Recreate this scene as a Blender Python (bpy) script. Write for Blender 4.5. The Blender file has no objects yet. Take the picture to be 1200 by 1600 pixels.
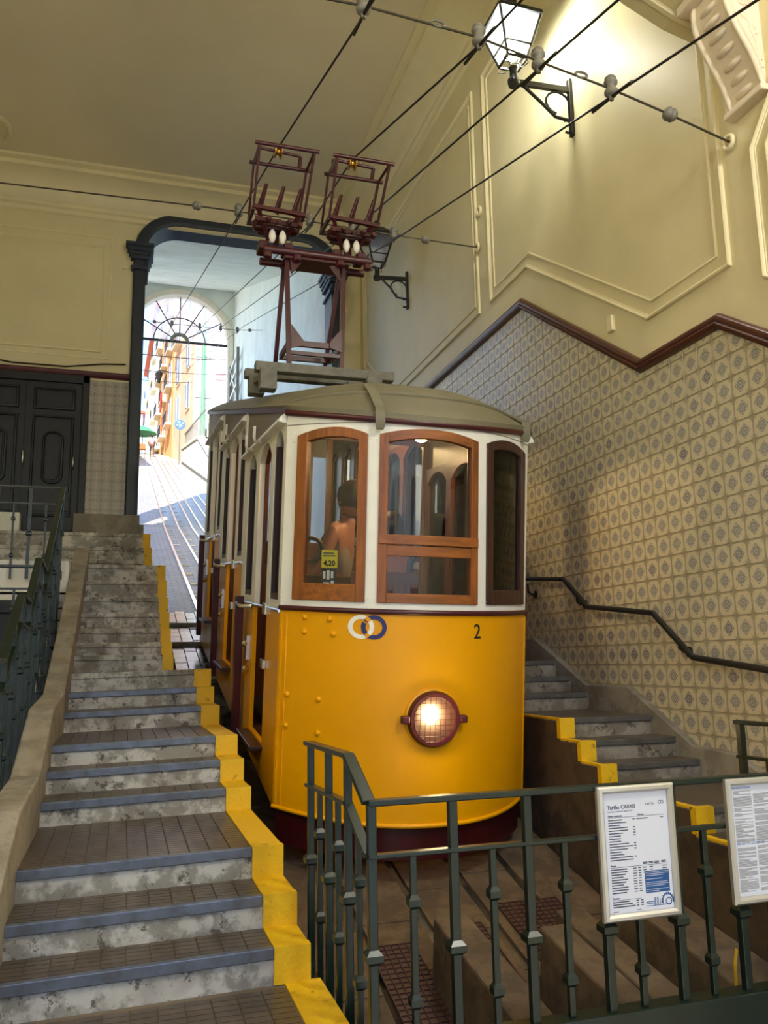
import bpy, bmesh, math, random
from mathutils import Vector, Matrix
random.seed(7)
sc = bpy.context.scene
COL = sc.collection
PI = math.pi

# ------------------------------------------------------------------ camera
FPX = 1311.6
P_, Y_, R_ = [math.radians(a) for a in (10.085, 17.246, -1.015)]
CAM = Vector((0, 0, 1.6))
fw = Vector((math.sin(Y_)*math.cos(P_), math.cos(Y_)*math.cos(P_), math.sin(P_)))
r0 = Vector((math.cos(Y_), -math.sin(Y_), 0)); u0 = r0.cross(fw)
rt = r0*math.cos(R_)+u0*math.sin(R_); up = -r0*math.sin(R_)+u0*math.cos(R_)
cd = bpy.data.cameras.new('camera'); cam = bpy.data.objects.new('camera', cd); COL.objects.link(cam)
m = Matrix.Identity(4)
for i in range(3):
    m[i][0], m[i][1], m[i][2], m[i][3] = rt[i], up[i], -fw[i], CAM[i]
cam.matrix_world = m
cd.sensor_fit = 'HORIZONTAL'; cd.sensor_width = 36; cd.lens = FPX/1200*36; cd.clip_end = 500
sc.camera = cam

# ------------------------------------------------------------------ light
w = bpy.data.worlds.new('sky'); sc.world = w; w.use_nodes = True
nt = w.node_tree; bgn = nt.nodes['Background']
sky = nt.nodes.new('ShaderNodeTexSky'); sky.sky_type = 'NISHITA'; sky.sun_disc = False
sky.sun_elevation = math.radians(52); sky.sun_rotation = math.radians(198); sky.air_density = 1.0; sky.dust_density = 0.0; sky.ozone_density = 4.0; sky.altitude = 3000
nt.links.new(sky.outputs[0], bgn.inputs[0]); bgn.inputs[1].default_value = 0.45
sd = bpy.data.lights.new('sun', 'SUN'); sd.energy = 6.0; sd.angle = math.radians(.6); sd.color = (1, .95, .86)
so = bpy.data.objects.new('sun', sd); COL.objects.link(so)
so.rotation_euler = Vector((.20, .62, -.76)).to_track_quat('-Z', 'Y').to_euler()
so.location = (-10, -30, 40)
pd = bpy.data.lights.new('entrance_daylight', 'AREA'); pd.shape = 'RECTANGLE'; pd.size = 7.0; pd.size_y = 6.9
pd.cycles.is_portal = True
po = bpy.data.objects.new('entrance_daylight', pd); COL.objects.link(po)
po.location = (0, -3.9, 1.7); po.rotation_euler = Vector((0, 1, 0)).to_track_quat('-Z', 'Z').to_euler()
vs = sc.view_settings
vs.view_transform = 'Standard'; vs.look = 'None'; vs.gamma = 1; vs.use_curve_mapping = False
vs.exposure = 1.03
sc.cycles.use_denoising = True
sc.cycles.max_bounces = 10; sc.cycles.diffuse_bounces = 6; sc.cycles.transparent_max_bounces = 16
sc.cycles.sample_clamp_indirect = 6; sc.cycles.caustics_reflective = False; sc.cycles.caustics_refractive = False

# ------------------------------------------------------------------ helpers
class MB:
    def __init__(s): s.v = []; s.f = []; s.uv = None
    def add(s, vs, fs):
        o = len(s.v); s.v += [tuple(a) for a in vs]; s.f += [tuple(i+o for i in f) for f in fs]; return s
    def hexa(s, p):      # 8 points: bottom ring 0-3, top ring 4-7
        return s.add(p, [(0,3,2,1),(4,5,6,7),(0,1,5,4),(1,2,6,5),(2,3,7,6),(3,0,4,7)])
    def box(s, x0, x1, y0, y1, z0, z1):
        return s.hexa([(x0,y0,z0),(x1,y0,z0),(x1,y1,z0),(x0,y1,z0),(x0,y0,z1),(x1,y0,z1),(x1,y1,z1),(x0,y1,z1)])
    def cbox(s, c, sx, sy, sz): return s.box(c[0]-sx/2,c[0]+sx/2,c[1]-sy/2,c[1]+sy/2,c[2]-sz/2,c[2]+sz/2)
    def bar(s, a, b, w, h, upv=(0,0,1)):      # rectangular bar from a to b
        a, b = Vector(a), Vector(b); d = (b-a).normalized(); u = Vector(upv)
        if abs(d.dot(u)) > .99: u = Vector((0,1,0))
        x = d.cross(u).normalized(); z = x.cross(d).normalized()
        q = [a-x*w/2-z*h/2, a+x*w/2-z*h/2, a+x*w/2+z*h/2, a-x*w/2+z*h/2]
        return s.hexa(q+[p+(b-a) for p in q])
    def tube(s, pts, r, n=8, closed=False):
        pts = [Vector(p) for p in pts]; L = len(pts); rr = r if isinstance(r, (list, tuple)) else [r]*L
        ref = None; rings = []
        for i, p in enumerate(pts):
            if closed: d = pts[(i+1) % L]-pts[i-1]
            else: d = pts[min(i+1, L-1)]-pts[max(i-1, 0)]
            d.normalize()
            if ref is None:
                ref = Vector((0,0,1)) if abs(d.z) < .9 else Vector((1,0,0))
            x = d.cross(ref).normalized(); ref = x.cross(d).normalized()
            rings.append([p+(x*math.cos(2*PI*k/n)+ref*math.sin(2*PI*k/n))*rr[i] for k in range(n)])
        o = len(s.v)
        for g in rings: s.v += [tuple(a) for a in g]
        R = L if closed else L-1
        for i in range(R):
            j = (i+1) % L
            for k in range(n):
                s.f.append((o+i*n+k, o+i*n+(k+1) % n, o+j*n+(k+1) % n, o+j*n+k))
        if not closed:
            s.f.append(tuple(o+k for k in range(n))[::-1]); s.f.append(tuple(o+(L-1)*n+k for k in range(n)))
        return s
    def lathe(s, prof, c, axis=(0,0,1), n=16):
        c = Vector(c); ax = Vector(axis).normalized()
        x = ax.orthogonal().normalized(); y = ax.cross(x); o = len(s.v)
        for r, h in prof:
            for k in range(n): s.v.append(tuple(c+ax*h+(x*math.cos(2*PI*k/n)+y*math.sin(2*PI*k/n))*r))
        for i in range(len(prof)-1):
            for k in range(n): s.f.append((o+i*n+k, o+i*n+(k+1) % n, o+(i+1)*n+(k+1) % n, o+(i+1)*n+k))
        s.f.append(tuple(o+k for k in range(n))[::-1]); s.f.append(tuple(o+(len(prof)-1)*n+k for k in range(n)))
        return s
    def prism(s, poly, fn0, fn1):    # poly 2d, fn maps 2d to 3d at both ends
        n = len(poly); o = len(s.v)
        s.v += [tuple(fn0(*p)) for p in poly]+[tuple(fn1(*p)) for p in poly]
        s.f.append(tuple(o+i for i in range(n))[::-1]); s.f.append(tuple(o+n+i for i in range(n)))
        for i in range(n): s.f.append((o+i, o+(i+1) % n, o+n+(i+1) % n, o+n+i))
        return s
    def px(s, poly, x0, x1): return s.prism(poly, lambda a,b:(x0,a,b), lambda a,b:(x1,a,b))   # poly in (y,z)
    def py(s, poly, y0, y1): return s.prism(poly, lambda a,b:(a,y0,b), lambda a,b:(a,y1,b))   # poly in (x,z)
    def pz(s, poly, z0, z1): return s.prism(poly, lambda a,b:(a,b,z0), lambda a,b:(a,b,z1))
    def sweep(s, path, prof, nrm):   # profile (off along nrm dirs) : prof list of (a,b); path list of (point, A dir, B dir)
        n = len(prof); o = len(s.v)
        for p, A, B in path:
            p, A, B = Vector(p), Vector(A), Vector(B)
            s.v += [tuple(p+A*a+B*b) for a, b in prof]
        for i in range(len(path)-1):
            for k in range(n): s.f.append((o+i*n+k, o+i*n+(k+1) % n, o+(i+1)*n+(k+1) % n, o+(i+1)*n+k))
        s.f.append(tuple(o+k for k in range(n))); s.f.append(tuple(o+(len(path)-1)*n+k for k in range(n)))
        return s
    def loc(s, M):     # world -> local of matrix M
        I = M.inverted(); s.v = [tuple(I @ Vector(a)) for a in s.v]; return s
    def mesh(s, name, smooth=0):
        me = bpy.data.meshes.new(name); me.from_pydata(s.v, [], s.f)
        b = bmesh.new(); b.from_mesh(me); bmesh.ops.recalc_face_normals(b, faces=b.faces); b.to_mesh(me); b.free()
        if smooth:
            me.shade_smooth(); me.set_sharp_from_angle(angle=math.radians(smooth))
        return me
    def obj(s, name, mat, parent=None, smooth=0, bevel=0):
        me = s.mesh(name, smooth); me.materials.append(mat)
        o = bpy.data.objects.new(name, me); COL.objects.link(o)
        if parent: o.parent = parent
        if bevel:
            bv = o.modifiers.new('bevel', 'BEVEL'); bv.width = bevel; bv.segments = 2; bv.limit_method = 'ANGLE'
        return o
def tag(o, label, cat, group=None):
    o['label'] = label; o['category'] = cat
    if group: o['group'] = group
    return o
def thing(name, label, cat, loc=(0,0,0), group=None, M=None):
    o = bpy.data.objects.new(name, None); COL.objects.link(o); o.empty_display_size = .1
    if M is not None: o.matrix_world = M
    else: o.location = loc
    return tag(o, label, cat, group)
def struct(o): o['kind'] = 'structure'; return o
def sempty(name, loc=(0,0,0)):
    o = bpy.data.objects.new(name, None); COL.objects.link(o); o.location = loc; return struct(o)
def stuff(o): o['kind'] = 'stuff'; return o
def share(o, name=None, parent=None, loc=None):
    c = o.copy(); COL.objects.link(c)
    if name: c.name = name
    c.parent = parent
    if loc is not None: c.location = loc
    return c
def text_mb(s, size, ext=.002, align='LEFT', bold=0.0):
    cu = bpy.data.curves.new('txt', 'FONT'); cu.body = s; cu.size = size; cu.extrude = ext; cu.align_x = align; cu.offset = bold
    cu.resolution_u = 3
    o = bpy.data.objects.new('txt', cu); COL.objects.link(o)
    dg = bpy.context.evaluated_depsgraph_get(); me = bpy.data.meshes.new_from_object(o.evaluated_get(dg))
    mb = MB(); mb.v = [tuple(v.co) for v in me.vertices]; mb.f = [tuple(p.vertices) for p in me.polygons]
    bpy.data.objects.remove(o); bpy.data.meshes.remove(me); bpy.data.curves.remove(cu)
    return mb
def mapv(mb, fn): mb.v = [tuple(fn(*a)) for a in mb.v]; return mb

# ---- materials
class N:   # tiny node expression builder
    nt = None
    def __init__(s, sock): s.s = sock
    @staticmethod
    def op(o, *a):
        n = N.nt.nodes.new('ShaderNodeMath'); n.operation = o
        for i, v in enumerate(a):
            if isinstance(v, N): N.nt.links.new(v.s, n.inputs[i])
            else: n.inputs[i].default_value = v
        return N(n.outputs[0])
    def __add__(s, o): return N.op('ADD', s, o)
    def __radd__(s, o): return N.op('ADD', o, s)
    def __sub__(s, o): return N.op('SUBTRACT', s, o)
    def __rsub__(s, o): return N.op('SUBTRACT', o, s)
    def __mul__(s, o): return N.op('MULTIPLY', s, o)
    def __rmul__(s, o): return N.op('MULTIPLY', o, s)
    def __truediv__(s, o): return N.op('DIVIDE', s, o)
    def lt(s, o): return N.op('LESS_THAN', s, o)
    def gt(s, o): return N.op('GREATER_THAN', s, o)
    def ab(s): return N.op('ABSOLUTE', s)
    def fl(s): return N.op('FLOOR', s)
    def cos(s): return N.op('COSINE', s)
def mx(a, b): return N.op('MAXIMUM', a, b)
def mn(a, b): return N.op('MINIMUM', a, b)
def soft(d, w):   # 1 where |d|<w with soft edge
    n = N.nt.nodes.new('ShaderNodeMapRange'); n.clamp = True
    N.nt.links.new(d.s, n.inputs[0]); n.inputs[1].default_value = w*.6; n.inputs[2].default_value = w*1.4
    n.inputs[3].default_value = 1; n.inputs[4].default_value = 0
    return N(n.outputs[0])
def mixc(f, a, b):
    n = N.nt.nodes.new('ShaderNodeMix'); n.data_type = 'RGBA'
    for i, v in ((0, f), (6, a), (7, b)):
        if isinstance(v, N): N.nt.links.new(v.s, n.inputs[i])
        elif i == 0: n.inputs[0].default_value = v
        else: n.inputs[i].default_value = (*v, 1)
    return N(n.outputs[2])
def coord(kind='Object'):
    n = N.nt.nodes.new('ShaderNodeTexCoord'); return N(n.outputs[kind])
def pos():
    n = N.nt.nodes.new('ShaderNodeNewGeometry'); return N(n.outputs['Position'])
def sep(v):
    n = N.nt.nodes.new('ShaderNodeSeparateXYZ'); N.nt.links.new(v.s, n.inputs[0]); return [N(n.outputs[i]) for i in range(3)]
def comb(x, y, z):
    n = N.nt.nodes.new('ShaderNodeCombineXYZ')
    for i, v in enumerate((x, y, z)):
        if isinstance(v, N): N.nt.links.new(v.s, n.inputs[i])
        else: n.inputs[i].default_value = v
    return N(n.outputs[0])
def noise(v, scale, detail=4, rough=.6):
    n = N.nt.nodes.new('ShaderNodeTexNoise'); N.nt.links.new(v.s, n.inputs['Vector'])
    n.inputs['Scale'].default_value = scale; n.inputs['Detail'].default_value = detail; n.inputs['Roughness'].default_value = rough
    return N(n.outputs[0])
def white(v):
    n = N.nt.nodes.new('ShaderNodeTexWhiteNoise'); n.noise_dimensions = '3D'; N.nt.links.new(v.s, n.inputs['Vector']); return N(n.outputs[0])
def mrange(v, a, b, c=0, d=1):
    n = N.nt.nodes.new('ShaderNodeMapRange'); n.clamp = True; N.nt.links.new(v.s, n.inputs[0])
    for i, q in enumerate((a, b, c, d)): n.inputs[i+1].default_value = q
    return N(n.outputs[0])
def begin(name, rough=.6, metal=0, spec=.5):
    m = bpy.data.materials.new(name); m.use_nodes = True; N.nt = m.node_tree
    b = m.node_tree.nodes['Principled BSDF']
    b.inputs['Roughness'].default_value = rough; b.inputs['Metallic'].default_value = metal
    b.inputs['Specular IOR Level'].default_value = spec
    return m, b
def setc(b, c):
    if isinstance(c, N): N.nt.links.new(c.s, b.inputs['Base Color'])
    else: b.inputs['Base Color'].default_value = (*c, 1)
def bump(b, h, strength=.3, dist=.01):
    n = N.nt.nodes.new('ShaderNodeBump'); n.inputs['Strength'].default_value = strength; n.inputs['Distance'].default_value = dist
    N.nt.links.new(h.s, n.inputs['Height']); N.nt.links.new(n.outputs[0], b.inputs['Normal'])
def lin(*c): return tuple(((x/255)/12.92 if x/255 < .04045 else ((x/255+.055)/1.055)**2.4) for x in c)
def simple(name, c, rough=.6, metal=0, spec=.5, var=.0, vs=3.0, bmp=0, bs=20, c2=None):
    m, b = begin(name, rough, metal, spec)
    if var or c2:
        n = noise(pos(), vs, 5)
        d = c2 if c2 else tuple(x*(1-var) for x in c)
        setc(b, mixc(mrange(n, .35, .68), c, d))
    else: setc(b, c)
    if bmp: bump(b, noise(pos(), bs, 4), bmp, .01)
    return m
M = {}
M['plaster'] = simple('plaster', lin(226,214,172), .45, spec=.35, var=.10, vs=1.2, bmp=.06, bs=9)
M['mould'] = simple('mould', lin(234,222,182), .4, spec=.4, var=.06, vs=4)
M['ceil'] = simple('ceil', lin(232,220,190), .6, var=.08, vs=.8, bmp=.04, bs=6)
M['whitewash'] = simple('whitewash', lin(238,239,228), .8, var=.14, vs=1.6, bmp=.15, bs=10)
M['corbel'] = simple('corbel', lin(236,220,196), .6, var=.10, vs=9)
M['dado'] = simple('dado', lin(92,52,38), .3, var=.25, vs=8)
M['dadomaroon'] = simple('dadomaroon', lin(88,34,40), .4, var=.2, vs=6)
M['frame_blue'] = simple('frame_blue', lin(38,48,62), .45, var=.2, vs=5)
M['door'] = simple('door', lin(12,19,28), .5, var=.2, vs=4)
M['chrome'] = simple('chrome', (.75,.74,.72), .22, 1)
M['steel'] = simple('steel', (.46,.46,.46), .35, 1, var=.3, vs=14)
M['railsteel'] = simple('railsteel', (.62,.62,.63), .25, 1, var=.2, vs=9)
M['iron_black'] = simple('iron_black', (.012,.012,.013), .4, var=.2, vs=20)
M['iron_green'] = simple('iron_green', lin(13,33,26), .3, spec=.55, var=.3, vs=10, bmp=.05, bs=40)
M['maroon'] = simple('maroon', lin(74,22,30), .35, var=.25, vs=10)
M['maroon_dark'] = simple('maroon_dark', lin(66,18,20), .3, var=.2, vs=6)
M['yellow'] = simple('yellow', lin(236,164,0), .30, spec=.3, var=.05, vs=2, bmp=.015, bs=4)
M['white_paint'] = simple('white_paint', lin(240,238,228), .4, var=.06, vs=7)
M['roof_grey'] = simple('roof_grey', lin(118,112,90), .55, var=.15, vs=5)
M['letterboard'] = simple('letterboard', lin(132,120,110), .45, var=.18, vs=12)
M['wood_grey'] = simple('wood_grey', lin(128,126,120), .8, var=.3, vs=16, bmp=.3, bs=40)
M['navy'] = simple('navy', lin(40,40,104), .4)
M['white_mark'] = simple('white_mark', lin(244,240,232), .4)
M['black_mark'] = simple('black_mark', (.01,.01,.012), .5)
M['porcelain'] = simple('porcelain', lin(232,228,220), .15)
M['brass'] = simple('brass', lin(200,160,80), .3, 1)
M['ins_grey'] = simple('ins_grey', lin(120,116,106), .55, var=.2, vs=30)
M['wire'] = simple('wire', lin(74,66,52), .5, .4)
M['wire_dark'] = simple('wire_dark', lin(46,40,36), .5, .4)
M['rubber'] = simple('rubber', (.02,.02,.022), .6)
M['skin'] = simple('skin', lin(142,92,70), .55)
M['hair'] = simple('hair', (.012,.010,.010), .5)
M['shirt_grey'] = simple('shirt_grey', lin(120,112,100), .8)
M['shirt_dark'] = simple('shirt_dark', lin(44,46,56), .8)
M['shirt_pink'] = simple('shirt_pink', lin(232,170,205), .8)
M['trousers'] = simple('trousers', lin(96,72,56), .8)
M['green_pole'] = simple('green_pole', lin(90,150,96), .5)
M['sign_blue'] = simple('sign_blue', lin(70,110,180), .4)
M['card_yellow'] = simple('card_yellow', lin(232,216,50), .5)
M['paper'] = simple('paper', lin(226,228,238), .5)
M['print'] = simple('print', lin(70,74,92), .7)
M['print_grey'] = simple('print_grey', lin(158,158,158), .7)
M['print_blue'] = simple('print_blue', lin(30,84,146), .5)
M['alu'] = simple('alu', lin(206,204,200), .38, .75)
M['orange_wall'] = simple('orange_wall', lin(232,176,112), .9, var=.12, vs=.6)
M['salmon_wall'] = simple('salmon_wall', lin(236,190,160), .9, var=.1, vs=.5)
M['white_wall'] = simple('white_wall', lin(238,236,230), .9, var=.06, vs=.5)
M['lilac_wall'] = simple('lilac_wall', lin(214,204,222), .9)
M['cream_wall'] = simple('cream_wall', lin(238,226,196), .9)
M['terracotta'] = simple('terracotta', lin(188,96,70), .9)
M['win_dark'] = simple('win_dark', lin(96,92,96), .2)
M['shutter'] = simple('shutter', lin(170,120,90), .7)
M['red_cloth'] = simple('red_cloth', lin(210,60,70), .8)
M['green_cloth'] = simple('green_cloth', lin(70,150,110), .8)
M['orange_cloth'] = simple('orange_cloth', lin(230,110,60), .8)
M['mesh_red'] = simple('mesh_red', lin(84,58,50), .6, var=.3, vs=12)
M['dark_void'] = simple('dark_void', lin(28,30,32), .8)

def wood(name, c1, c2, axis=2, rough=.35):
    m, b = begin(name, rough)
    v = coord('Object'); x = sep(v); s = [22, 22, 22]; s[axis] = 1.6
    p = comb(x[0]*s[0], x[1]*s[1], x[2]*s[2])
    n = noise(p, 1.6, 6, .65); setc(b, mixc(mrange(n, .35, .68), c1, c2)); bump(b, n, .06, .004)
    return m
M['wood_win'] = wood('wood_win', lin(158,90,36), lin(106,60,26))
M['wood_winh'] = wood('wood_winh', lin(162,94,38), lin(112,64,26), 0)
M['wood_dark'] = wood('wood_dark', lin(70,40,30), lin(44,26,20))
M['wood_in'] = wood('wood_in', lin(96,54,32), lin(62,34,22))
M['wood_ceil'] = wood('wood_ceil', lin(176,124,56), lin(120,78,34), 1)

# glass: thin clear pane with reflection
m, b = begin('glass', .02); nn = m.node_tree.nodes; b.inputs['Base Color'].default_value = (.9,.93,.92,1)
g = nn.new('ShaderNodeBsdfGlossy'); g.inputs['Roughness'].default_value = .02
t = nn.new('ShaderNodeBsdfTransparent'); t.inputs[0].default_value = (.965,.975,.97,1)
fr = nn.new('ShaderNodeFresnel'); fr.inputs[0].default_value = 1.45
mixn = nn.new('ShaderNodeMixShader'); m.node_tree.links.new(fr.outputs[0], mixn.inputs[0])
m.node_tree.links.new(t.outputs[0], mixn.inputs[1]); m.node_tree.links.new(g.outputs[0], mixn.inputs[2])
m.node_tree.links.new(mixn.outputs[0], nn['Material Output'].inputs[0]); M['glass'] = m
def hazy(name, amt, col):
    m, b = begin(name, .3); nn = m.node_tree.nodes
    t = nn.new('ShaderNodeBsdfTransparent'); d = nn.new('ShaderNodeBsdfTranslucent'); d.inputs[0].default_value = (*col, 1)
    mixn = nn.new('ShaderNodeMixShader')
    N.nt = m.node_tree; n = noise(pos(), 2.5, 3); f = mrange(n, .3, .7, amt*.75, amt*1.25)
    m.node_tree.links.new(f.s, mixn.inputs[0])
    m.node_tree.links.new(t.outputs[0], mixn.inputs[1]); m.node_tree.links.new(d.outputs[0], mixn.inputs[2])
    m.node_tree.links.new(mixn.outputs[0], nn['Material Output'].inputs[0]); return m
M['hazy_glass'] = hazy('hazy_glass', .30, (.9,.88,.95))
M['lamp_glass'] = hazy('lamp_glass', .035, (.85,.95,.8))
def emit(name, c, s):
    m, b = begin(name, .5); setc(b, c); b.inputs['Emission Color'].default_value = (*c, 1); b.inputs['Emission Strength'].default_value = s; return m
M['bulb_cool'] = emit('bulb_cool', (.93,1,.9), 30)
M['bulb_warm'] = emit('bulb_warm', (1,.80,.45), 16)
M['bulb_cabin'] = emit('bulb_cabin', (1,.66,.26), 25)

# wall tile: cream glaze, blue rosette, grey-brown corner foliage
def tile_mat(name, cream, band, blues, deep, pitch, faded=0.0):
    m, b = begin(name, .26, spec=.45)
    x = sep(coord('UV')); u = x[0]-.5; v = x[1]-.5
    r = N.op('SQRT', u*u+v*v); th = N.op('ARCTAN2', v, u)
    P = sep(pos()); cell = comb((P[0]/pitch).fl(), (P[1]/pitch+.02).fl(), (P[2]/pitch-.03).fl())
    rnd = white(cell)
    R = 0.235+0.045*((th*4).cos())+0.022*((th*8).cos())
    ring = soft((r-R).ab(), .024); ring2 = soft((r-R*.62).ab(), .022); core = soft(r, .055)
    petals = soft((r-.145).ab(), .03)*((th*8).cos()).gt(.1)
    fill = soft(r, .23)*.42
    ros = mn(mx(mx(mx(ring, ring2), mx(core, petals)), fill), 1.0)
    au = u.ab(); av = v.ab(); cu = .5-au; cv = .5-av
    rc = N.op('SQRT', cu*cu+cv*cv); tc = N.op('ARCTAN2', cv, cu)
    leaf = soft((rc-(.17+.07*((tc*4).cos()))).ab(), .030); leaf2 = soft((cu-cv).ab(), .018)*rc.lt(.27); leaf3 = soft((rc-.09).ab(), .018)
    edge = soft(mn(cu, cv), .045)
    foli = mn(mx(mx(leaf, leaf2), mx(leaf3, edge*.8)), 1.0)
    deepf = mrange(rnd, .80, .97)
    bl = mixc(deepf, blues, deep)
    big = noise(pos(), 1.1, 3)
    base = mixc(mrange(big, .3, .7), cream, tuple(c*.86 for c in cream))
    c = mixc(foli*.78, base, band); c = mixc(ros*(.80-faded), c, bl)
    setc(b, c)
    return m
M['tile'] = tile_mat('tile', lin(214,202,170), lin(138,126,106), lin(110,116,136), lin(44,54,112), .1405)
def grey_tile():
    m, b = begin('tile_grey', .3)
    x = sep(coord('UV')); u = (x[0]-.5).ab(); v = (x[1]-.5).ab(); r = N.op('SQRT', u*u+v*v)
    dia = (u+v).lt(.33); ring = soft((r-.40).ab(), .04); cr = soft(mn(u, v), .05)*(u+v).gt(.38)
    setc(b, mixc(mn(mx(dia*.55, mx(ring*.5, cr*.6)), 1.0), lin(176,170,158), lin(104,98,94)))
    return m
M['tile_grey'] = grey_tile()

# stairs
def concrete(name, a, bb, c, sc_=7):
    m, b = begin(name, .85)
    p = pos(); n1 = noise(p, sc_, 6, .7); n2 = noise(p, sc_*.4, 3); n3 = noise(p, sc_*3, 4)
    c1 = mixc(mrange(n1, .46, .56), a, bb); c1 = mixc(mrange(n2, .5, .72)*.7, c1, c); n4 = noise(p, sc_*1.7, 5, .75); c1 = mixc(mrange(n4, .575, .615)*.75, c1, tuple(q*.45 for q in c)); setc(b, c1); bump(b, n3, .35, .006); return m
M['riser'] = concrete('riser', lin(150,146,137), lin(200,197,190), lin(96,84,70))
M['riser_dark'] = concrete('riser_dark', lin(118,108,94), lin(146,138,124), lin(84,70,56))
M['nosing_dull'] = simple('nosing_dull', lin(96,94,90), .5, .2, c2=lin(74,68,62), vs=10)
M['curb'] = concrete('curb', lin(152,144,130), lin(130,122,110), lin(172,164,152), 4)
M['sidewall'] = concrete('sidewall', lin(82,66,52), lin(60,48,38), lin(98,80,62), 4)
M['paver'] = simple('paver', lin(92,80,68), .33, c2=lin(70,60,52), vs=9)
M['grout'] = simple('grout', lin(112,100,86), .9)
M['nosing'] = simple('nosing', lin(112,120,136), .35, .35, c2=lin(92,94,100), vs=14)
def paint_yellow():
    m, b = begin('stair_yellow', .55); p = pos(); n = noise(p, 13, 5, .7); n2 = noise(p, 50, 3)
    setc(b, mixc(mrange(n, .60, .70), lin(228,182,14), lin(120,92,40))); bump(b, n2, .5, .006); return m
M['stair_yellow'] = paint_yellow()
M['slab'] = concrete('slab', lin(104,84,64), lin(82,66,50), lin(118,98,76), 5)
M['block'] = concrete('block', lin(100,82,64), lin(78,66,54), lin(120,104,84), 6)
def cobble():
    m, b = begin('cobble', .42); x = sep(pos())
    n = N.nt.nodes.new('ShaderNodeTexBrick'); N.nt.links.new(comb(x[0], x[1], 0.0).s, n.inputs['Vector'])
    n.inputs['Color1'].default_value = (*lin(150,144,136),1); n.inputs['Color2'].default_value = (*lin(122,118,112),1); n.inputs['Mortar'].default_value = (*lin(70,66,62),1)
    n.inputs['Scale'].default_value = 1; n.inputs['Brick Width'].default_value = .22; n.inputs['Row Height'].default_value = .13; n.inputs['Mortar Size'].default_value = .008
    setc(b, N(n.outputs[0])); bump(b, N(n.outputs[1]), -.4, .01); return m
M['cobble'] = cobble()
M['asphalt_light'] = simple('asphalt_light', lin(176,170,160), .7, var=.25, vs=1.5)

XW = 3.4      # right wall face
YB = 12.03    # back wall face
def SZ(y):    # track / street level
    if y < 25: return .40+.258*(y-5.1)
    z25 = .40+.258*19.9
    if y < 66: return z25+.2965*(y-25)
    return z25+.2965*41+.27*(y-66)


# ================================================================== STRUCTURE
def offs(poly, d, closed=True):
    n = len(poly); out = []
    for i in range(n):
        p = Vector(poly[i]).to_2d() if len(poly[i]) == 3 else Vector(poly[i])
        a = Vector(poly[i-1]) if (closed or i > 0) else None
        c = Vector(poly[(i+1) % n]) if (closed or i < n-1) else None
        def nr(q): q = q.normalized(); return Vector((-q.y, q.x))
        if a is None: out.append(p+nr(c-p)*d); continue
        if c is None: out.append(p+nr(p-a)*d); continue
        n1, n2 = nr(p-a), nr(c-p); b = n1+n2
        out.append(p+b*(d/max(.25, (1+n1.dot(n2)))))
    return out
def area2(poly): return sum(poly[i-1][0]*poly[i][1]-poly[i][0]*poly[i-1][1] for i in range(len(poly)))/2
def frame_mb(poly, prof, fn, closed=True, mb=None):   # prof: (inset, height)
    mb = mb or MB(); n = len(poly); k = len(prof); o = len(mb.v)
    if closed and area2(poly) < 0: poly = poly[::-1]
    for d, h in prof:
        for p in offs(poly, d, closed): mb.v.append(tuple(fn(p[0], p[1], h)))
    for j in range(k-1):
        for i in range(n if closed else n-1):
            i2 = (i+1) % n
            mb.f.append((o+j*n+i, o+j*n+i2, o+(j+1)*n+i2, o+(j+1)*n+i))
    if not closed:
        mb.f.append(tuple(o+j*n for j in range(k))); mb.f.append(tuple(o+j*n+n-1 for j in range(k)))
    return mb
def onR(a, b, h): return (XW-h, a, b)        # right wall (y,z,height)
def onB(a, b, h): return (a, YB-h, b)        # back wall (x,z,height)
MP = [(0,-.01),(.004,.018),(.014,.024),(.024,.018),(.028,.008),(.036,.008),(.04,-.01)]
MP2 = [(0,-.01),(.003,.010),(.011,.014),(.019,.010),(.022,-.01)]
def rrect(x0, x1, z0, z1, r, n=5):
    out = []
    for cx, cz, a0 in ((x1-r,z0+r,-90),(x1-r,z1-r,0),(x0+r,z1-r,90),(x0+r,z0+r,180)):
        for k in range(n+1):
            a = math.radians(a0+90*k/n); out.append((cx+r*math.cos(a), cz+r*math.sin(a)))
    return out

# ---- right wall
wall_right = struct(MB().box(XW, XW+.35, -4, YB+.4, -1.6, 8.7).obj('wall_right', M['plaster']))
panA = [(7.21,7.65),(7.21,5.10),(6.42,5.10),(4.70,3.89),(3.84,3.89),(3.95,5.6),(3.95,7.65)]
panA = [(7.21,7.65),(7.21,5.10),(6.42,5.10),(4.70,3.89),(3.85,3.89),(3.85,7.65)]
panAi = [(7.12,7.55),(7.12,5.21),(6.37,5.21),(4.65,4.0),(3.96,4.0),(3.96,7.55)]
panB = [(11.80,7.65),(11.80,6.02),(10.55,5.10),(7.47,5.10),(7.47,7.65)]
panBi = [(11.70,7.55),(11.70,6.09),(10.52,5.21),(7.57,5.21),(7.57,7.55)]
panC = [(3.61,4.50),(3.61,3.70),(2.7,3.05),(1.9,3.05),(1.9,4.9),(3.3,4.9)]
panCi = [(3.50,4.46),(3.50,3.76),(2.68,3.16),(2.0,3.16),(2.0,4.8),(3.25,4.8)]
for pl in (panA, panAi, panB, panBi, panC, panCi):
    frame_mb(pl, MP if pl in (panA, panB, panC) else MP2, onR).obj('panel_moulding', M['mould'], wall_right, 40)
DADO = [(12.02,5.66),(11.6,5.62),(10.5,4.85),(6.523,4.85),(4.792,3.640),(3.976,3.640),(2.95,2.94),(2.1,2.94),(0.9,2.1)]
DR = [(0,-.01),(0,.030),(.012,.046),(.030,.050),(.046,.040),(.058,.052),(.076,.046),(.09,.018),(.094,-.01)]
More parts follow.
